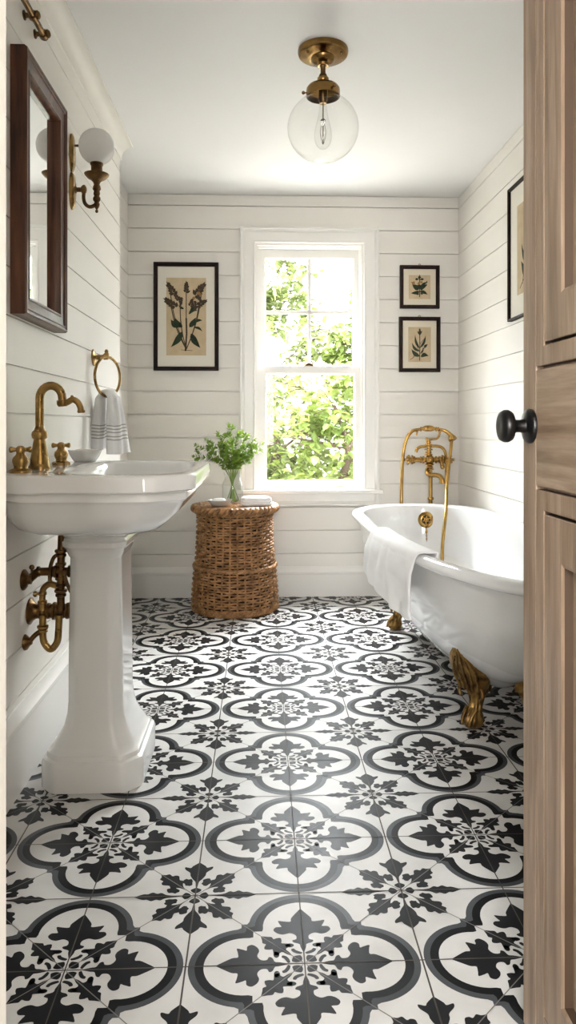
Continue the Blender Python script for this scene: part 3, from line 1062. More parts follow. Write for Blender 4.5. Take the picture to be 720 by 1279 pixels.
for a in (PI, PI + 2.1, PI - 2.1):
    mb.tube([(LX + .06 * math.cos(a), LY + .06 * math.sin(a), 2.290), (LX + .074 * math.cos(a), LY + .074 * math.sin(a), 2.290)], [.003, .003], 8)
    mb.ball((LX + .074 * math.cos(a), LY + .074 * math.sin(a), 2.290), .0065)
mb.build('fitter', M_BRASSM, cl, smooth=40)
mb = MB()
rg = .1335
prof = [(.054, 2.294), (.054, 2.282)]
for k in range(25):
    a = math.acos(.054 / rg) - (math.acos(.054 / rg) + PI / 2) * k / 24
    prof.append((max(.0004, rg * math.cos(a)), 2.158 + .94 * rg * math.sin(a)))
inner = [(max(.0003, r - .0025), z + (.0025 if z < 2.05 else 0)) for r, z in reversed(prof)]
mb.lathe(prof, (LX, LY, 0), (0, 0, 1), 48, caps=False)
mb.build('glass_globe', M_GLOBE, cl, smooth=60)
mb = MB()
mb.lathe([(0, 2.315), (.017, 2.315), (.017, 2.262), (.014, 2.258), (.0135, 2.250), (0, 2.250)], (LX, LY, 0), (0, 0, 1), 22)
mb.build('lamp_holder', M_BRASSD, cl, smooth=40)
mb = MB()
mb.lathe([(.0125, 2.252), (.0145, 2.235), (.0165, 2.215), (.020, 2.195), (.026, 2.172), (.0315, 2.148), (.033, 2.128), (.0305, 2.108), (.023, 2.092), (.012, 2.083), (.0004, 2.080)], (LX, LY, 0), (0, 0, 1), 28, caps=False)
bulb = mb.build('bulb', M_GLOBE, cl, smooth=60)
mb = MB()
mb.tube([(LX, LY, 2.252), (LX, LY, 2.187)], .0022, 8)
mb.lathe([(0, 0), (.008, 0), (.010, .003), (.006, .007), (0, .007)], (LX, LY, 2.185), (0, 0, 1), 14)
mb.tube([(LX, LY, 2.187), (LX, LY, 2.097)], .0012, 6)
for k in range(6):
    a = k * PI / 3
    mb.tube(smooth_path([(LX + .004 * math.cos(a), LY + .004 * math.sin(a), 2.182), (LX + .012 * math.cos(a + .3), LY + .012 * math.sin(a + .3), 2.14), (LX + .003 * math.cos(a), LY + .003 * math.sin(a), 2.10)], 3), .0005, 5)
mb.build('filament', M_FIL, bulb, smooth=40)

# ------------------------------------------------------------------ framed prints
def leaf_poly(b, t, w, bend=0.0, n=7):
    b, t = Vector(b), Vector(t)
    d = t - b
    p = Vector((-d.y, d.x)).normalized()
    L, Rr = [], []
    for k in range(n + 1):
        s = k / n
        ww_ = 1.2 * w * math.sin(PI * s ** .8) * (1 - .25 * s)
        c = b + d * s + p * bend * d.length * math.sin(PI * s)
        L.append(c + p * ww_)
        Rr.append(c - p * ww_)
    return L + list(reversed(Rr[1:-1]))


def ribbon(pts, w):
    pts = [Vector(p) for p in pts]
    L, Rr = [], []
    for i, p in enumerate(pts):
        t = (pts[min(i + 1, len(pts) - 1)] - pts[max(i - 1, 0)]).normalized()
        nn = Vector((-t.y, t.x))
        L.append(p + nn * w)
        Rr.append(p - nn * w)
    return L + list(reversed(Rr))


def tuft(c, d, size, rnd, n=6):
    out = []
    c, d = Vector(c), Vector(d).normalized()
    for k in range(n):
        s = k / n
        side = 1 if k % 2 else -1
        ang = side * (1.05 - .5 * s)
        v = Vector((d.x * math.cos(ang) - d.y * math.sin(ang), d.x * math.sin(ang) + d.y * math.cos(ang)))
        b = c + d * size * s
        out.append(leaf_poly(b, b + v * size * (.42 - .18 * s) * rnd.uniform(.85, 1.2), size * .12))
    out.append(leaf_poly(c + d * size * .55, c + d * size * 1.25, size * .10))
    return out


def plant_tall(rnd):
    # tall botanical plate, unit square x -0.5..0.5, y 0..2
    P = []
    for tip, bend in (((-.42, 1.62), .3), ((.40, 1.62), -.3), ((0, 1.72), 0), ((-.40, 1.24), .25), ((.34, 1.30), -.2), ((-.16, 1.30), .2)):
        pts = [Vector((0, .08)) * (1 - s) + Vector(tip) * s + Vector((-bend * .25 * math.sin(PI * s), 0)) for s in [k / 8 for k in range(9)]]
        P.append((ribbon(pts, .012), 1))
    P.append((ribbon([(-.02, .04), (.01, .5), (0, .9)], .022), 1))
    for b, t, w, be in (((-.10, .55), (-.40, .14), .075, .06), ((.12, .50), (.37, .12), .075, -.06), ((-.10, .66), (-.30, .92), .070, .15), ((-.2, .66), (-.40, .86), .07, .1),
                        ((.08, .66), (.25, .92), .062, -.05), ((.24, .80), (.42, .84), .035, .15), ((.20, .66), (.42, .55), .032, .15), ((.10, 1.05), (.36, 1.18), .05, .25), ((.06, 1.0), (.30, 1.10), .04, .2),
                        ((-.06, 1.14), (-.2, 1.24), .03, .1)):
        P.append((leaf_poly(b, t, w, be), 0))
    for c, d, s in (((-.30, 1.50), (-.6, 1), .26), ((-.16, 1.46), (.1, -1), .16), ((.22, 1.46), (.7, 1), .30), ((.18, 1.36), (.3, -1), .18), ((0, 1.56), (0, 1), .20), ((-.26, 1.18), (-1, .7), .26),
                    ((.28, 1.22), (.8, .5), .20), ((-.18, 1.36), (-.4, .5), .16), ((.30, 1.46), (.5, -.6), .12), ((.10, 1.2), (.3, 1), .16)):
        for q in tuft(c, d, s * 1.3, rnd, 9):
            P.append((q, 1))
    P.append((leaf_poly((.28, 1.58), (.40, 1.50), .04), 2))
    P.append((leaf_poly((.16, 1.40), (.24, 1.46), .035), 2))
    P.append((ribbon([(-.14, .07), (.16, .05)], .006), 1))
    return P


def plant_square(rnd):
    P = [(ribbon([(0, .05), (0, 1.0)], .02), 1)]
    for b, t, w in (((0, .30), (-.40, .22), .07), ((0, .30), (.36, .16), .07), ((0, .42), (-.34, .62), .10), ((0, .42), (.34, .58), .10), ((-.05, .35), (-.22, .60), .09), ((.05, .34), (.24, .64), .08),
                    ((0, .40), (-.02, .66), .09), ((.05, .50), (.36, .72), .05), ((-.02, .2), (-.16, .16), .03), ((.02, .2), (.16, .16), .03)):
        P.append((leaf_poly(b, t, w, .08), 0))
    for q in tuft((0, .80), (0, 1), .20, rnd, 5):
        P.append((q, 0))
    for c in ((-.12, .84), (.12, .84), (0, .92)):
        P.append((leaf_poly((c[0] - .08, c[1]), (c[0] + .08, c[1]), .05), 0))
    for b, t in (((-.30, .58), (-.24, .76)), ((-.06, .58), (0, .74)), ((.06, .66), (.10, .76)), ((-.34, .64), (-.30, .72))):
        P.append((leaf_poly(b, t, .06), 2))
    for q in tuft((.26, .60), (.5, 1), .16, rnd, 4):
        P.append((q, 0))
    return P


def plant_slim(rnd):
    P = [(ribbon([(0, .02), (.01, .7), (0, 1.4)], .018), 1)]
    for b, t, w, be in (((0, .20), (-.36, .52), .085, .1), ((.04, .20), (.40, .22), .085, .2), ((0, .42), (-.34, .82), .055, .15), ((0, .55), (-.20, 1.16), .05, .1), ((.02, .58), (.26, 1.14), .05, -.1),
                        ((.20, .58), (.36, .74), .055, .1), ((.06, .32), (.16, .66), .03, -.1), ((0, 1.12), (.02, 1.44), .05, 0), ((0, 1.16), (-.10, 1.32), .03, 0), ((0, 1.16), (.12, 1.34), .03, 0)):
        P.append((leaf_poly(b, t, w, be), 0))
    for pts in ([(0, .30), (.12, .48), (.30, .66)], [(0, .4), (-.1, .62), (-.22, .9)], [(0, .72), (.1, .86), (.22, 1.0)], [(-.42, .06), (-.2, .22)], [(-.3, .12), (-.24, .3)]):
        P.append((ribbon(pts, .010), 1))
    for q in tuft((0, 1.22), (0, 1), .18, rnd, 6):
        P.append((q, 1))
    return P


def framed_print(name, label, fn, w, h, border, mount, pw, ph, plant, unit, base, mount_mat, hanger=False, group=None, loc=None, off=(0, 0), rnd=None, deep=.022):
    root = thing(name, label, 'framed print', loc, group)
    mb = MB()
    mb.frame(fn, w, h, [(0, .001), (0, deep), (.003, deep + .002), (border * .6, deep + .001), (border * .8, deep - .004), (border, deep - .007), (border, .001)])
    mb.build('frame', M_FRAME, root, smooth=30)
    mb = MB()

    def quad(a, b, d, ox=0, oy=0):
        mb.add([fn(ox - a, oy - b, d), fn(ox + a, oy - b, d), fn(ox + a, oy + b, d), fn(ox - a, oy + b, d), fn(ox - a, oy - b, d - .004), fn(ox + a, oy - b, d - .004), fn(ox + a, oy + b, d - .004), fn(ox - a, oy + b, d - .004)],
               [(0, 1, 2, 3), (4, 7, 6, 5), (0, 4, 5, 1), (1, 5, 6, 2), (2, 6, 7, 3), (3, 7, 4, 0)])
    quad(w / 2 - border + .001, h / 2 - border + .001, .010)
    mb.build('mount', mount_mat, root, smooth=0)
    mb = MB()
    quad(pw / 2, ph / 2, .0115, off[0], off[1])
    pr = mb.build('print', M_PAPER, root, smooth=0)
    if plant:
        mb = MB()
        for i, (poly, mi) in enumerate(plant(rnd)):
            mb.add([fn(off[0] + p.x * unit, off[1] + base + p.y * unit, .0119 + i * .00001) for p in poly], [list(range(len(poly)))], mi)
        mb.build('botanical_drawing', [M_INKG, M_INKB, M_INKO], pr, smooth=0, fix=False)
    if hanger:
        mb = MB()
        c = Vector(fn(0, h / 2 + .004, .008))
        mb.tube([c + Vector((.006 * math.cos(2 * PI * k / 16), 0, .006 * math.sin(2 * PI * k / 16))) for k in range(16)], .0018, 8, closed=True)
        mb.build('hanging_ring', M_BRASSD, root, smooth=50)
    return root


rnd = random.Random(3)
fw, fh = .392, .655
framed_print('framed_print', 'tall framed botanical print with wide leaves, left of the window', on_back(-.447, 1.703, YB), fw, fh, .024, 0, .240, .470, plant_tall, .232, -.218, M_MATW,
             loc=(-.447, YB, 1.375), rnd=rnd, deep=.026)
framed_print('framed_print', 'smallest framed botanical print, squarish, right of window above the taller one', on_back(.980, 1.893, YB), .244, .264, .022, 0, .134, .146, plant_square, .138, -.068, M_MATB, True,
             loc=(.980, YB, 1.76), rnd=rnd)
framed_print('framed_print', 'small portrait botanical print, lower of the pair right of the window', on_back(.980, 1.540, YB), .254, .338, .023, 0, .140, .214, plant_slim, .140, -.102, M_MATB, True,
             loc=(.980, YB, 1.37), rnd=rnd)
framed_print('framed_print', 'thin black framed print on the right wall, half hidden behind the door', lambda a, b, d: (XR - d, 3.205 - a, 1.868 + b), .51, .64, .014, 0, .30, .42, plant_slim, .27, -.20, M_MATW,
             loc=(XR, 3.2, 1.55), rnd=rnd)

# ------------------------------------------------------------------ wicker hamper
hx, hy = -.143, 4.135
ham = thing('wicker_hamper', 'round brown wicker hamper with lid below the window', 'hamper', (hx, hy, .0012))


def hr(z):
    pts = ((0, .236), (.03, .240), (.08, .240), (.18, .232), (.25, .225), (.30, .218), (.42, .212), (.56, .210), (.62, .21))
    for (z0, r0), (z1, r1) in zip(pts, pts[1:]):
        if z <= z1:
            return r0 + (r1 - r0) * (z - z0) / (z1 - z0)
    return pts[-1][1]


mb = MB()
mb.lathe([(0, .004)] + [(hr(z) - .016, z) for z in (.004, .08, .18, .25, .3, .42, .56)] + [(0, .56)], (hx, hy, 0), (0, 0, 1), 48, 1)
NST = 34
rnd = random.Random(8)


def weaver(z, j, r=.0058, amp=.0072, wob=.0022):
    seg = NST * 4
    ph = j * PI + rnd.uniform(-.1, .1)
    sd = rnd.uniform(0, 50)
    pts = []
    for i in range(seg):
        a = 2 * PI * i / seg
        rr_ = hr(z) + amp * math.cos(NST / 2 * a + ph)
        pts.append((hx + rr_ * math.cos(a), hy + rr_ * math.sin(a), z + wob * 2 * nz(3 * math.cos(a) + sd, 3 * math.sin(a), z * 9) + .0008 * math.sin(NST / 2 * a + ph)))
    mb.tube(pts, r, 6, closed=True)


def braid(z, r0, rad_=.0065, n=3, turns=26, sq=1.0, A=.0075):
    for q in range(n):
        pts = []
        seg = 260
        for i in range(seg):
            a = 2 * PI * i / seg
            b = turns * a + 2 * PI * q / n
            rr_ = r0 + A * math.cos(b)
            pts.append((hx + rr_ * math.cos(a), hy + rr_ * math.sin(a), z + A * sq * math.sin(b)))
        mb.tube(pts, rad_, 6, closed=True)


z = .036
j = 0
while z < .548:
    if not (.236 < z < .262):
        weaver(z, j)
    z += .0146
    j += 1
braid(.249, hr(.249) + .005, .0068)
braid(.012, hr(.012), .0068, 3, 30)
braid(.026, hr(.026) + .001, .0058, 2, 30)
for i in range(NST):
    a = 2 * PI * i / NST
    mb.tube([(hx + (hr(zz) - .001) * math.cos(a), hy + (hr(zz) - .001) * math.sin(a), zz) for zz in (.01, .1, .2, .3, .42, .555)], .0058, 6)
mb.build('basket', [M_WICK, M_WICKD], ham, smooth=60)
mb = MB()
mb.lathe([(0, .556), (.226, .556), (.228, .566), (.226, .584), (0, .588)], (hx, hy, 0), (0, 0, 1), 48, 1)
k = 0
r0 = .012
while r0 < .224:
    seg = max(16, int(r0 * 700))
    ns = 28
    mb.tube([(hx + r0 * math.cos(2 * PI * i / seg), hy + r0 * math.sin(2 * PI * i / seg), .5885 + .0016 * math.cos(ns / 2 * 2 * PI * i / seg + k * PI)) for i in range(seg)], .0052, 6, closed=True)
    r0 += .0100
    k += 1
braid(.574, .234, .0105, 2, 24, 1.1, .0110)
braid(.553, .222, .0060, 2, 40, 1.0, .005)
mb.build('lid', [M_WICK, M_WICKD], ham, smooth=60)
HT = .5955

# dish, soap, folded cloth, vase and sprigs on the hamper
dx_, dy_ = -.224, 4.035
mb = MB()
mb.lathe([(0, 0), (.042, 0), (.047, .004), (.058, .018), (.068, .031), (.0695, .034), (.067, .0345), (.062, .029), (.050, .014), (.03, .009), (0, .008)], (dx_, dy_, HT), (0, 0, 1), 36)
tag(mb.build('small_dish', M_DISH, loc=(dx_, dy_, HT), smooth=50), 'small grey dish on the wicker hamper, left of the folded cloth', 'dish')
mb = MB()
mb.loft([sup_ring(dx_ - .005, dy_, a, b, 2.6, HT + z, 36) for z, a, b in ((.0115, .026, .018), (.018, .036, .026), (.028, .038, .028), (.038, .034, .025), (.042, .024, .017))])
tag(mb.build('soap_cake', M_TOWEL, loc=(dx_, dy_, HT + .012), smooth=60), 'white soap lying in the grey dish on the hamper', 'soap')

mb = MB()
ccx, ccy = -.022, 4.055


def cloth_ring(z, hx_, hy_, sd):
    out = []
    for k in range(64):
        a = 2 * PI * k / 64
        c, s = math.cos(a), math.sin(a)
        r = (abs(c / hx_) ** 4 + abs(s / hy_) ** 4) ** (-.25)
        r *= 1 + .05 * nz(2.5 * c + sd, 2.5 * s, z * 40)
        x, y = c * r, s * r
        zz_ = z + .007 * nz(x * 22 + sd, y * 22, 1) * (1 if z > HT + .012 else .05)
        q = .25
        out.append((ccx + x * math.cos(q) - y * math.sin(q), ccy + x * math.sin(q) + y * math.cos(q), zz_))
    return out


mb.loft([cloth_ring(HT + z, a, b, s) for z, a, b, s in ((.0, .078, .052, 0), (.006, .088, .060, 0), (.012, .089, .061, 0), (.0155, .082, .056, .3), (.018, .086, .058, .6), (.026, .087, .059, .6), (.031, .081, .054, .6), (.034, .083, .056, .9), (.043, .080, .054, .9), (.050, .066, .044, .9), (.054, .04, .026, .9), (.055, .010, .007, .9))])
tag(mb.build('folded_cloth', M_TOWEL, loc=(ccx, ccy, HT), smooth=60), 'folded white cloth on the wicker hamper, right of the vase', 'cloth')

vx, vy = -.157, 4.145
mb = MB()
vp = [(.0005, .002), (.052, .002), (.058, .006), (.060, .015), (.061, .06), (.061, .105), (.058, .118), (.050, .132), (.046, .145), (.046, .158), (.050, .172), (.052, .178)]
mb.lathe([(0.0005, 0)] + [(r, z) for r, z in vp] + [(r - .003, z + (.004 if z < .02 else 0)) for r, z in reversed(vp[:-1])], (vx, vy, HT), (0, 0, 1), 40, caps=False)
vase = tag(mb.build('glass_vase', M_VASE, loc=(vx, vy, HT), smooth=60), 'clear glass vase of green sprigs on the wicker hamper', 'vase')

rnd = random.Random(21)
TIPS = [(-.215, .27, .0), (-.20, .335, -.05), (-.15, .36, .03), (-.125, .27, -.07), (-.085, .40, .02), (-.06, .34, -.06), (-.022, .445, .0), (.0, .36, .06), (.03, .40, -.03), (.06, .33, -.08),
        (.085, .385, .03), (.12, .36, -.03), (.155, .30, .02), (.165, .34, -.02), (.10, .27, -.07), (-.05, .28, -.09), (.02, .29, -.09), (.05, .26, .05)]


def leaf3(mb, b, d, up, L, W, mi=0):
    d = d.normalized()
    side = d.cross(up)
    if side.length < 1e-4:
        side = d.cross(Vector((1, .3, 0)))
    side.normalize()
    nn = side.cross(d).normalized()
    vs = [b, b + d * L * .35 + side * W + nn * W * .35, b + d * L * .72 + side * W * .8 + nn * W * .2 - nn * L * .03, b + d * L - nn * L * .12, b + d * L * .72 - side * W * .8 + nn * W * .2 - nn * L * .03, b + d * L * .35 - side * W + nn * W * .35,
          b + d * L * .36, b + d * L * .72 - nn * L * .03]
    mb.add(vs, [(0, 1, 6), (1, 2, 7, 6), (2, 3, 7), (3, 4, 7), (4, 5, 6, 7), (5, 0, 6)], mi)


for ti, (tx, tz, ty) in enumerate(TIPS):
    a0 = rnd.uniform(0, 2 * PI)
    b = Vector((vx - tx * .16 + rnd.uniform(-.01, .01), vy - ty * .2 + rnd.uniform(-.01, .01), HT + .012))
    nk = Vector((vx + tx * .12, vy + ty * .14, HT + .165))
    tip = Vector((vx + tx, vy + ty, HT + tz))
    mid = nk.lerp(tip, .5) + Vector((tx * -.10, 0, .030))
    root = thing('green_sprig', 'leafy green sprig standing in the clear glass vase', 'sprig', b, 'sprigs in the glass vase')
    path = smooth_path([b, nk, mid, tip], 8)
    mb = MB()
    mb.tube(path, [.0024 - .0015 * i / (len(path) - 1) for i in range(len(path))], 6)
    mb.build('stem', M_STEM, root, smooth=60)
    mb = MB()
    n = len(path)
    i0 = int(n * .40)

    def grow(pts, ia, step, L0):
        for i in range(ia, len(pts), step):
            t = (pts[min(i + 1, len(pts) - 1)] - pts[max(i - 1, 0)]).normalized()
            a = rnd.uniform(0, PI)
            for s_ in (0, 1):
                u = t.orthogonal().normalized()
                u.rotate(Matrix.Rotation(a + s_ * PI, 3, t))
                d = (u * rnd.uniform(.7, 1.0) + t * rnd.uniform(.5, .9))
                L = L0 * rnd.uniform(.75, 1.15)
                leaf3(mb, pts[i], d, t, L, L * rnd.uniform(.26, .34))
        leaf3(mb, pts[-1], (pts[-1] - pts[-2]), Vector((.3, .5, .8)), L0 * .8, L0 * .22)
    grow(path, i0, 1, .029)
    # short side shoots
    for q in range(3):
        i = rnd.randint(int(n * .5), n - 4)
        t = (path[i + 1] - path[i]).normalized()
        u = t.orthogonal().normalized()
        u.rotate(Matrix.Rotation(rnd.uniform(0, 2 * PI), 3, t))
        e = path[i] + (t * .7 + u * .7) * rnd.uniform(.035, .06)
        sp = smooth_path([path[i], path[i].lerp(e, .5) + t * .004, e], 3)
        grow(sp, 2, 1, .024)
    mb.build('leaves', M_SPRIG, root, smooth=60, fix=False)

# ------------------------------------------------------------------ clawfoot bathtub
tub = thing('clawfoot_bathtub', 'white clawfoot bathtub with gilded feet along the right wall', 'bathtub', (.84, 3.0, .0012))
TCX = .842


def dense(rows, n=4):
    out = []
    for i in range(len(rows) - 1):
        p0 = rows[max(i - 1, 0)]
        p1, p2 = rows[i], rows[i + 1]
        p3 = rows[min(i + 2, len(rows) - 1)]
        for k in range(n):
            t = k / n
            out.append(tuple(.5 * (2 * b + (c - a) * t + (2 * a - 5 * b + 4 * c - d) * t * t + (3 * b - a - 3 * c + d) * t ** 3) for a, b, c, d in zip(p0, p1, p2, p3)))
    out.append(rows[-1])
    return out


def tub_ring(z, w, yn, yf, n=112, e=2.05):
    L = yf - yn
    ln, lf = L * .545, L * .185
    out = []
    for k in range(n):
        a = 2 * PI * k / n
        c, s = math.cos(a), math.sin(a)
        x = w * math.copysign(abs(c) ** (2 / e), c)
        q = math.copysign(abs(s) ** (2 / e), s)
        if s >= 0:
            y = yf - lf + lf * q
        else:
            y = yn + ln + ln * q
        out.append((TCX + x, y, z))
    return out


OUT = [(.105, .040, 2.72, 3.58), (.112, .080, 2.58, 3.66), (.135, .122, 2.47, 3.73), (.18, .175, 2.38, 3.79), (.25, .230, 2.25, 3.86), (.33, .277, 2.14, 3.91), (.42, .312, 2.05, 3.96), (.50, .326, 2.01, 3.985), (.562, .334, 1.985, 4.00)]
RIM = [(.566, .345, 1.965, 4.018), (.568, .358, 1.945, 4.040), (.574, .367, 1.932, 4.054), (.584, .371, 1.926, 4.060), (.594, .368, 1.931, 4.056), (.602, .359, 1.945, 4.042), (.6055, .345, 1.965, 4.020), (.605, .330, 1.985, 4.000), (.600, .318, 2.000, 3.985), (.590, .311, 2.010, 3.977)]
INN = [(.55, .306, 2.02, 3.970), (.48, .302, 2.04, 3.96), (.40, .290, 2.09, 3.94), (.32, .270, 2.16, 3.91), (.25, .235, 2.25, 3.86), (.19, .18, 2.36, 3.80), (.16, .12, 2.48, 3.73), (.155, .05, 2.7, 3.6)]
mb = MB()
mb.loft([tub_ring(*q) for q in dense(OUT)], True, False)
mb.build('tub_shell', M_ENAMELOUT, tub, smooth=60)
mb = MB()
mb.loft([tub_ring(*q) for q in [OUT[-1]] + dense(RIM + INN, 3)], False, True)
mb.build('tub_rim_and_basin', M_ENAMEL, tub, smooth=60)
# overflow plate with its chain
mb = MB()
ox_, oy_, oz_ = .918, 3.953, .522
ax = (-.05, -1, .10)
mb.lathe([(0, -.006), (.044, -.006), (.045, .004), (.041, .008), (.026, .011), (.024, .007), (.017, .006), (.012, .012), (0, .013)], (ox_, oy_, oz_), ax, 32)
ovf = mb.build('overflow_plate', M_BRASSB, tub, smooth=45)
mb = MB()
q = Vector((ox_, oy_, oz_)) + Vector(ax).normalized() * .0065
mb.lathe([(0, 0), (.023, 0), (.023, .0015), (0, .0015)], q, ax, 28)
mb.build('overflow_opening', M_DARKHOLE, ovf, smooth=40)
mb = MB()
for k in range(3):
    a = k * PI / 3 + .4
    d = Vector((math.cos(a), 0, math.sin(a))) * .022
    c = q + Vector(ax).normalized() * .004
    mb.tube([c - d, c + d], .0035, 8)
mb.ball(q + Vector(ax).normalized() * .006, .008)
mb.build('overflow_grille', M_BRASSB, ovf, smooth=45)
mb = MB()
for k in range(11):
    c = Vector((ox_ - .002, oy_ - .018 - .0005 * k, oz_ - .020 - .009 * k))
    u = Vector((1, 0, 0)) if k % 2 else Vector((0, 1, 0))
    mb.tube([c + u * .0032 * math.cos(2 * PI * q / 10) + Vector((0, 0, .0062 * math.sin(2 * PI * q / 10))) for q in range(10)], .0014, 6, closed=True)
mb.lathe([(0, 0), (.005, .001), (.007, .012), (.003, .022), (0, .022)], (ox_ - .002, oy_ - .020, oz_ - .072), (0, 0, 1), 12)
mb.build('chain', M_BRASSB, ovf, smooth=50)


def claw_foot(px, py, ox, oy):
    # px, py: point the ball rests on; (ox, oy): outward direction
    mb = MB()
    o = Vector((ox, oy, 0)).normalized()
    s = Vector((-o.y, o.x, 0))
    B = Vector((px, py, .0012))
    N = 44
    # sections: height, offset outward, half width along the tub, half depth, ridge depth
    secs = [(.000, .000, .014, .014, .0), (.004, .000, .026, .026, .06), (.016, .002, .034, .035, .10), (.030, .002, .036, .036, .12), (.044, .000, .033, .032, .13), (.056, -.005, .026, .026, .10), (.070, -.013, .022, .022, .12),
            (.090, -.020, .022, .023, .14), (.108, -.024, .028, .027, .14), (.124, -.022, .037, .031, .14), (.140, -.013, .046, .032, .15), (.158, -.001, .060, .030, .16), (.178, .014, .068, .026, .17), (.205, .029, .067, .022, .17),
            (.232, .043, .059, .018, .16), (.258, .056, .047, .014, .14), (.280, .066, .031, .010, .10), (.294, .072, .015, .006, .05), (.298, .073, .004, .003, 0)]
    rings = []
    for z, off, w, d, rg_ in secs:
        ring = []
        flutes = 9 if z > .1 else 8 if z > .05 else 7
        for i in range(N):
            a = 2 * PI * i / N
            m = 1 + rg_ * math.cos(flutes * a + (0 if z > .05 else .4))
            p = B + o * (off + d * m * math.cos(a)) + s * (w * m * math.sin(a))
            zz_ = z + (.010 * math.cos(flutes * a) if .13 < z < .24 else 0)
            ring.append((p.x, p.y, B.z + zz_))
        rings.append(ring)
    mb.loft(rings, True, True)
    # curled scroll ribs on the knee
    for sd in (-1, 1):
        pts = []
        for k in range(18):
            t = k / 17
            a = -1.2 + 4.2 * t
            rr_ = .026 * (1 - .75 * t)
            c = B + o * (.012 - .004 * t) + s * (sd * (.030 + rr_ * math.cos(a)))
            pts.append((c.x, c.y, B.z + .128 + rr_ * math.sin(a)))
        mb.tube(pts, .0062, 8)
    for k in range(-2, 3):
        t = k / 2
        pts = []
        for q in range(8):
            u = q / 7
            z = .135 + .150 * u * (1 - .22 * abs(t))
            c = B + o * (.024 + .058 * u - .004 * abs(t) - .010 * abs(t) * u) + s * (t * (.036 + .020 * math.sin(PI * u) - .014 * u))
            pts.append((c.x, c.y, B.z + z))
        mb.tube(pts, [.0055 - .0030 * q / 7 for q in range(8)], 8)
    # claws over the ball
    for k in range(-1, 2):
        pts = []
        for q in range(9):
            u = q / 8
            a = 1.35 - 1.25 * u
            c = B + o * (-.006 + .042 * math.cos(a) + .002) + s * (k * .019 * (1 - .15 * u))
            pts.append((c.x, c.y, B.z + .026 + .040 * math.sin(a) - .014 * u))
        mb.tube(pts, [.0085 - .004 * q / 8 for q in range(9)], 10)
    # block that meets the tub
    q = B - o * .035
    mb.loft([[(q.x + o.x * a + s.x * b, q.y + o.y * a + s.y * b, B.z + z) for a, b in ((-.03, -.03), (.03, -.03), (.03, .03), (-.03, .03))] for z in (.120, .185)])
    mb.build('claw_foot', M_GILT, tub, smooth=50)


M_GILT = mat('antique gilt iron', (0.36, 0.21, 0.065), 0.36, 0.85, var=((0.09, 0.05, 0.018), 30, 4, 0.32, 0.62), rvar=0.1)
claw_foot(.738, 2.470, -.82, -.57)
claw_foot(.690, 3.660, -.95, .30)
claw_foot(.955, 2.470, .93, -.36)
claw_foot(.995, 3.660, .95, .30)

# bath towel over the rim
mb = MB()
NS, NTT = 48, 60
y0, y1 = 2.425, 3.0


def rim_x(y):
    # left outer edge of the rim
    yn, yf, w, e = 1.926, 4.060, .371, 2.05
    L = yf - yn
    ln = L * .545
    q = min(1, max(0, (yn + ln - y) / ln))
    return TCX - w * (1 - q ** e) ** (1 / e)


vs = []
for i in range(NS + 1):
    s = i / NS
    for k in range(NTT + 1):
        t = k / NTT
        y = y0 + (y1 - y0) * s
        xo = rim_x(y)
        lenout = .195 - .050 * s + .018 * math.sin(PI * s) + .004 * math.sin(9 * s)
        # profile length: inside .05, over the rim .075, outside lenout
        Lt = .055 + .085 + lenout
        l = t * Lt
        if l < .055:
            x, z = xo + .072 - .004 * (l / .055), .560 + .050 * (l / .055)
        elif l < .140:
            u = (l - .055) / .085
            a = PI * .5 + (u - .25) * PI * .72
            x = xo + .034 - .040 * math.sin((u - .1) * PI / 1.9) * 1.05 - (.0 if u < .9 else 0) + (.034 * (1 - u) ** 2)
            z = .6145 - .032 * max(0, (u - .45) / .55) ** 2
            if u < .12:
                z -= .004 * (1 - u / .12)
        else:
            u = (l - .140) / lenout
            x = xo - .0095 - .012 * math.sin(min(1, u * 3) * PI / 2) * .6 - .012 * u * s
            z = .5825 - u * lenout
        fold = min(1, max(0, (l - .09) / .12))
        x += -.0042 * fold * (1 + math.sin(26 * s + 3.0 * nz(s * 4, t * 2))) - .005 * fold * (nz(s * 9, t * 7, 2) + .4)
        z += .0012 * nz(s * 30, t * 30, 5)
        y += .010 * nz(t * 3, s * 2, 7) * fold + fold * .030 * (t - .3) * (s - .5)
        vs.append((x, y, z))
fs = []
for i in range(NS):
    for k in range(NTT):
        a = i * (NTT + 1) + k
        fs.append((a, a + 1, a + NTT + 2, a + NTT + 1))
mb.add(vs, fs)
tw = mb.build('bath_towel', M_TOWEL, loc=(.5, 2.9, .6), smooth=80, solid=.010, subsurf=1)
tag(tw, 'white bath towel draped over the rim of the bathtub', 'bath towel')

# ------------------------------------------------------------------ bath filler
bf = thing('bath_filler', 'brass floor-standing bath tap with hand shower behind the tub end', 'bath tap', (1.0, 4.2, .0012))
FY = 4.2
mb = MB()
mb.tube([(1.008, FY + .02, .0012), (1.008, FY + .02, .70), (1.004, FY + .01, .79), (1.0, FY, .84)], .0115, 16)
mb.lathe([(0, 0.0012), (.034, .0012), (.034, .008), (.018, .016), (.0115, .020)], (1.008, FY + .02, 0), (0, 0, 1), 24)
collar(mb, (1.008, FY + .02, .612), (0, 0, 1), .018, .008)
mb.build('riser', M_BRASSB, bf, smooth=45)
mb = MB()
CXX, CZ = .997, .842
mb.tube([(.880, FY, CZ), (1.110, FY, CZ)], .0138, 16)
mb.ball((CXX, FY, CZ), .029)
mb.lathe([(0, 0), (.016, 0), (.0165, .010), (.010, .016), (0, .017)], (CXX, FY - .02, CZ), (0, -1, 0), 20)
for x, r in ((.905, .018), (.893, .023), (.945, .016), (.960, .018), (1.035, .018), (1.055, .018), (1.073, .024), (1.088, .018)):
    collar(mb, (x, FY, CZ), (1, 0, 0), r * 1.18, .006)
mb.tube([(CXX, FY, CZ), (.992, FY, .93), (.988, FY, .962)], [.012, .011, .009], 14)
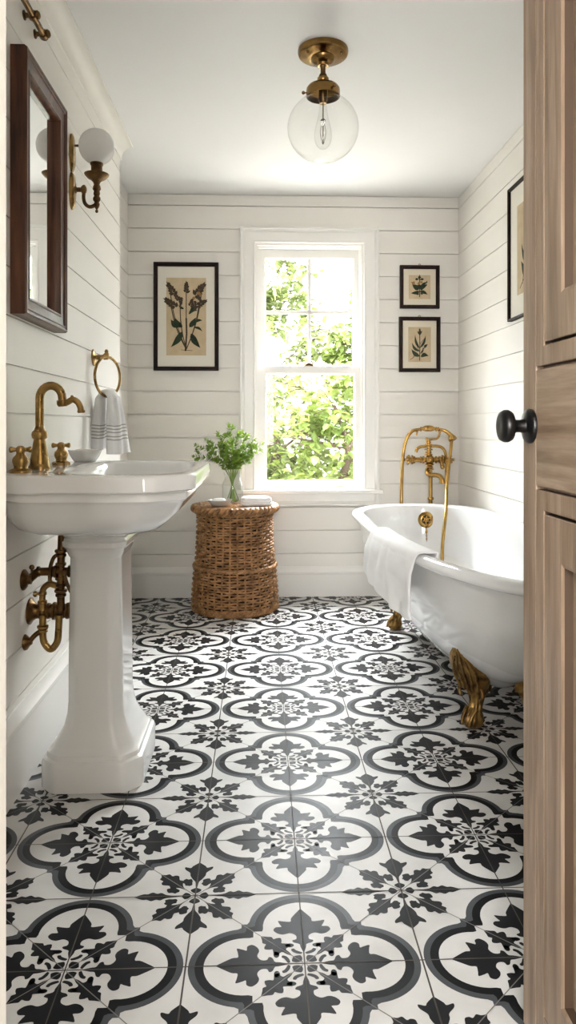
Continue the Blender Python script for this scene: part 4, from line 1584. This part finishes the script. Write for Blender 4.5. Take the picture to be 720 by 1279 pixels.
for z, r in ((.872, .020), (.886, .016), (.902, .021), (.918, .017), (.930, .019), (.945, .013), (.958, .014)):
    collar(mb, (.990, FY, z), (0, 0, 1), r * 1.18, .005)
mb.tube([(CXX, FY, CZ), (.993, FY - .01, .80), (.985, FY - .02, .775)], .013, 14)
for z, r in ((.815, .021), (.800, .018), (.788, .021)):
    collar(mb, (.994, FY - .01, z), (0, 0, 1), r * 1.18, .005)
mb.tube([(1.062, FY - .01, .836), (1.064, FY - .03, .805)], [.009, .011], 12)
mb.ball((1.066, FY - .03, .800), .013)
mb.build('mixer_body', M_BRASSB, bf, smooth=45)
for x, sgn in ((.880, -1), (1.110, 1)):
    mb = MB()
    mb.lathe([(0, 0), (.011, 0), (.016, .004), (.016, .012), (.009, .018), (.007, .026), (.009, .032), (.004, .036), (0, .036)], (x, FY, CZ), (sgn, 0, 0), 18)
    for k in range(4):
        a = k * PI / 2 + .5
        d = (0, math.cos(a), math.sin(a))
        mb.lathe([(0, .004), (.0055, .006), (.0045, .016), (.0075, .025), (.006, .031), (0, .033)], (x + sgn * .010, FY, CZ), d, 12)
    mb.build('cross_handle', M_BRASSB, bf, smooth=45)
mb = MB()
sp = smooth_path([(.983, FY - .02, .782), (.974, FY - .04, .768), (.985, FY - .065, .757), (1.010, FY - .085, .758), (1.032, FY - .10, .752), (1.042, FY - .11, .732), (1.044, FY - .11, .720)], 6)
mb.tube(sp, [.015 - .002 * math.sin(PI * i / (len(sp) - 1)) for i in range(len(sp))], 16)
mb.lathe([(0, 0), (.0155, 0), (.0175, .006), (.0175, .012), (.013, .014), (0, .013)], (1.044, FY - .11, .726), (0, 0, -1), 18)
mb.build('spout', M_BRASSB, bf, smooth=50)
mb = MB()
mb.tube(smooth_path([(.914, FY - .01, .886), (.920, FY - .01, .902), (.940, FY, .917), (.985, FY, .922), (1.050, FY, .921), (1.080, FY, .903), (1.093, FY, .87), (1.097, FY + .005, .80), (1.098, FY + .01, .64), (1.098, FY + .01, .30)], 6), .0088, 12)
mb.build('diverter_arc', M_BRASSB, bf, smooth=60)
mb = MB()
mb.tube(smooth_path([(.988, FY, .960), (1.015, FY, .962), (1.040, FY, .966), (1.054, FY, .985), (1.057, FY, 1.012)], 6), .0062, 10)
mb.tube(smooth_path([(.988, FY, .960), (.975, FY, .963), (.985, FY, .968)], 4), .007, 10)
for x in (1.057,):
    mb.tube(smooth_path([(x, FY - .012, 1.022), (x, FY - .015, 1.004), (x, FY, .996), (x, FY + .015, 1.004), (x, FY + .012, 1.022)], 4), .0045, 8)
mb.build('cradle', M_BRASSB, bf, smooth=50)
mb = MB()
hp = smooth_path([(.915, FY, 1.018), (.935, FY, 1.020), (.955, FY, 1.024), (.990, FY, 1.026), (1.025, FY, 1.024), (1.045, FY, 1.021), (1.068, FY, 1.018), (1.092, FY - .004, 1.010), (1.112, FY - .010, .994), (1.122, FY - .016, .980)], 5)
rads = []
for i in range(len(hp)):
    x = hp[i].x
    rads.append(.0085 + .0095 * math.exp(-((x - .990) / .032) ** 4) if x < 1.06 else .0085 + .0035 * min(1, (x - 1.06) / .05))
mb.tube(hp, rads, 16)
for x, r in ((.945, .0135), (1.036, .0135), (1.048, .012)):
    collar(mb, (x, FY, 1.022), (1, 0, 0), r, .004)
mb.lathe([(0, -.012), (.012, -.010), (.016, 0), (.024, .016), (.026, .024), (.024, .029), (0, .028)], (1.120, FY - .014, .984), (.35, -.5, -1), 24)
mb.tube(smooth_path([(.924, FY, 1.016), (.921, FY - .004, .998), (.918, FY - .004, .985)], 4), .0048, 8)
mb.build('hand_shower', M_BRASSB, bf, smooth=50)
mb = MB()
mb.tube(smooth_path([(.917, FY, 1.017), (.895, FY, 1.010), (.868, FY, .980), (.850, FY, .930), (.840, FY, .870), (.834, FY + .005, .75), (.832, FY + .01, .60), (.832, FY + .01, .28), (.86, FY + .01, .10), (.93, FY + .015, .05), (1.008, FY + .02, .05)], 7), .0098, 12)
mb.tube(smooth_path([(1.123, FY - .012, .985), (1.115, FY - .04, .93), (1.085, FY - .10, .82), (1.055, FY - .17, .70), (1.036, FY - .23, .637), (1.014, FY - .305, .57), (.985, FY - .37, .47), (.96, FY - .44, .37), (.92, FY - .62, .225), (.90, FY - .8, .172)], 7), .0092, 12)
mb.build('hose', M_BRASSB, bf, smooth=60)

# ------------------------------------------------------------------ garden outside
mb = MB()
mb.box(-14, 16, YB + .6, 30, -.9, -.6)
struct(mb.build('ground', M_LAWN, smooth=0))


def tree(label, x, y, crown, n, lsize, m, seed, trunk_r=.07, dens=1.0):
    rnd = random.Random(seed)
    root = thing('tree', label, 'tree', (x, y, -.6))
    tr_ = MB()
    lv = MB()
    top = max(c[2] for c in crown)
    base = Vector((x, y, -.6))
    main = smooth_path([base, base + Vector((.1, 0, 1.0)), Vector((x + .15, y, top * .5)), Vector((x, y, top * .85))], 6)
    tr_.tube(main, [trunk_r * (1 - .8 * i / (len(main) - 1)) for i in range(len(main))], 10)
    for (cx, cy, cz, rx_, rz_) in crown:
        c = Vector((x + cx, y + cy, cz))
        j = min(range(len(main)), key=lambda i: (main[i] - c).length)
        j = max(2, j - 5)
        bp = smooth_path([main[j], main[j].lerp(c, .5) + Vector((0, 0, .12)), c], 5)
        tr_.tube(bp, [trunk_r * .22 * (1 - .7 * i / (len(bp) - 1)) for i in range(len(bp))], 7)
        nb = int(n * rx_ * rx_ * 6 * dens)
        for _ in range(max(3, nb // 22)):
            v = Vector((rnd.gauss(0, 1), rnd.gauss(0, 1), rnd.gauss(0, 1))).normalized() * rnd.uniform(.45, 1) ** .6
            tip = c + Vector((v.x * rx_, v.y * rx_, v.z * rz_))
            twig = [c.lerp(tip, .3), c.lerp(tip, .7) + Vector((0, 0, .04)), tip]
            tr_.tube(twig, [.010, .007, .003], 4)
            for _k in range(22):
                b = twig[1].lerp(tip, rnd.uniform(-.3, 1.15)) + Vector((rnd.gauss(0, .07), rnd.gauss(0, .07), rnd.gauss(0, .05)))
                d = Vector((rnd.gauss(0, 1), rnd.gauss(0, 1) - .3, rnd.gauss(-.15, .5)))
                L = lsize * rnd.uniform(.7, 1.3)
                leaf3(lv, b, d, Vector((rnd.gauss(0, .3), rnd.gauss(0, .3), 1)), L, L * .30)
    tr_.build('branches', M_BARK, root, smooth=60, fix=False)
    lv.build('foliage', m, root, smooth=0, fix=False)


tree('bushy bright green tree filling the lower window pane', .9, 8.6, [(-.6, 0, .9, .75, .6), (.35, .2, 1.0, .75, .6), (.0, .3, .2, .8, .55), (-.9, .2, .1, .6, .5), (1.1, 0, .4, .7, .6), (.7, -.1, -.1, .6, .4), (-.2, 0, 1.5, .6, .4), (-1.3, 0, .8, .6, .6), (1.5, .1, 1.2, .6, .5)],
     150, .12, M_TREE1, 1)
tree('taller pale tree seen through the upper window panes', -.6, 10.6, [(.3, 0, 2.3, .7, .5), (.9, .1, 2.9, .6, .4), (.2, 0, 3.2, .55, .35), (1.5, 0, 2.4, .5, .4), (-.7, 0, 2.0, .9, .7), (.6, 0, 1.6, .8, .5), (-.8, 0, 3.3, .8, .5), (1.0, 0, 3.5, .5, .4), (.7, .1, 2.6, .5, .4), (1.3, 0, 2.0, .5, .4), (.1, 0, 2.8, .6, .4)], 150, .13, M_TREE2, 2, .09)
tree('loose green tree behind the right side of the window', 2.3, 10.2, [(-.5, 0, 1.9, .6, .45), (-.9, 0, 1.5, .5, .4), (0, 0, 2.5, .6, .5), (.6, 0, 1.6, .9, .7), (-.7, .1, 2.9, .35, .25), (.5, 0, 3.2, .7, .4), (-.1, 0, .9, .8, .6), (-1.1, .1, 2.2, .45, .35), (-.8, .1, 2.5, .4, .3), (-1.2, 0, 1.8, .4, .3)], 140, .13, M_TREE1, 3, .09)
tree('broad leafy tree far back in the garden', .2, 13.5, [(0, 0, 1.0, 1.3, .9), (1.4, 0, 1.2, 1.2, .9), (-1.6, 0, 1.2, 1.3, 1.0), (2.6, 0, .8, 1.3, 1.0), (.8, 0, .0, 1.3, .7), (-.8, 0, .1, 1.2, .7)], 46, .24, M_TREE2, 4, .14)
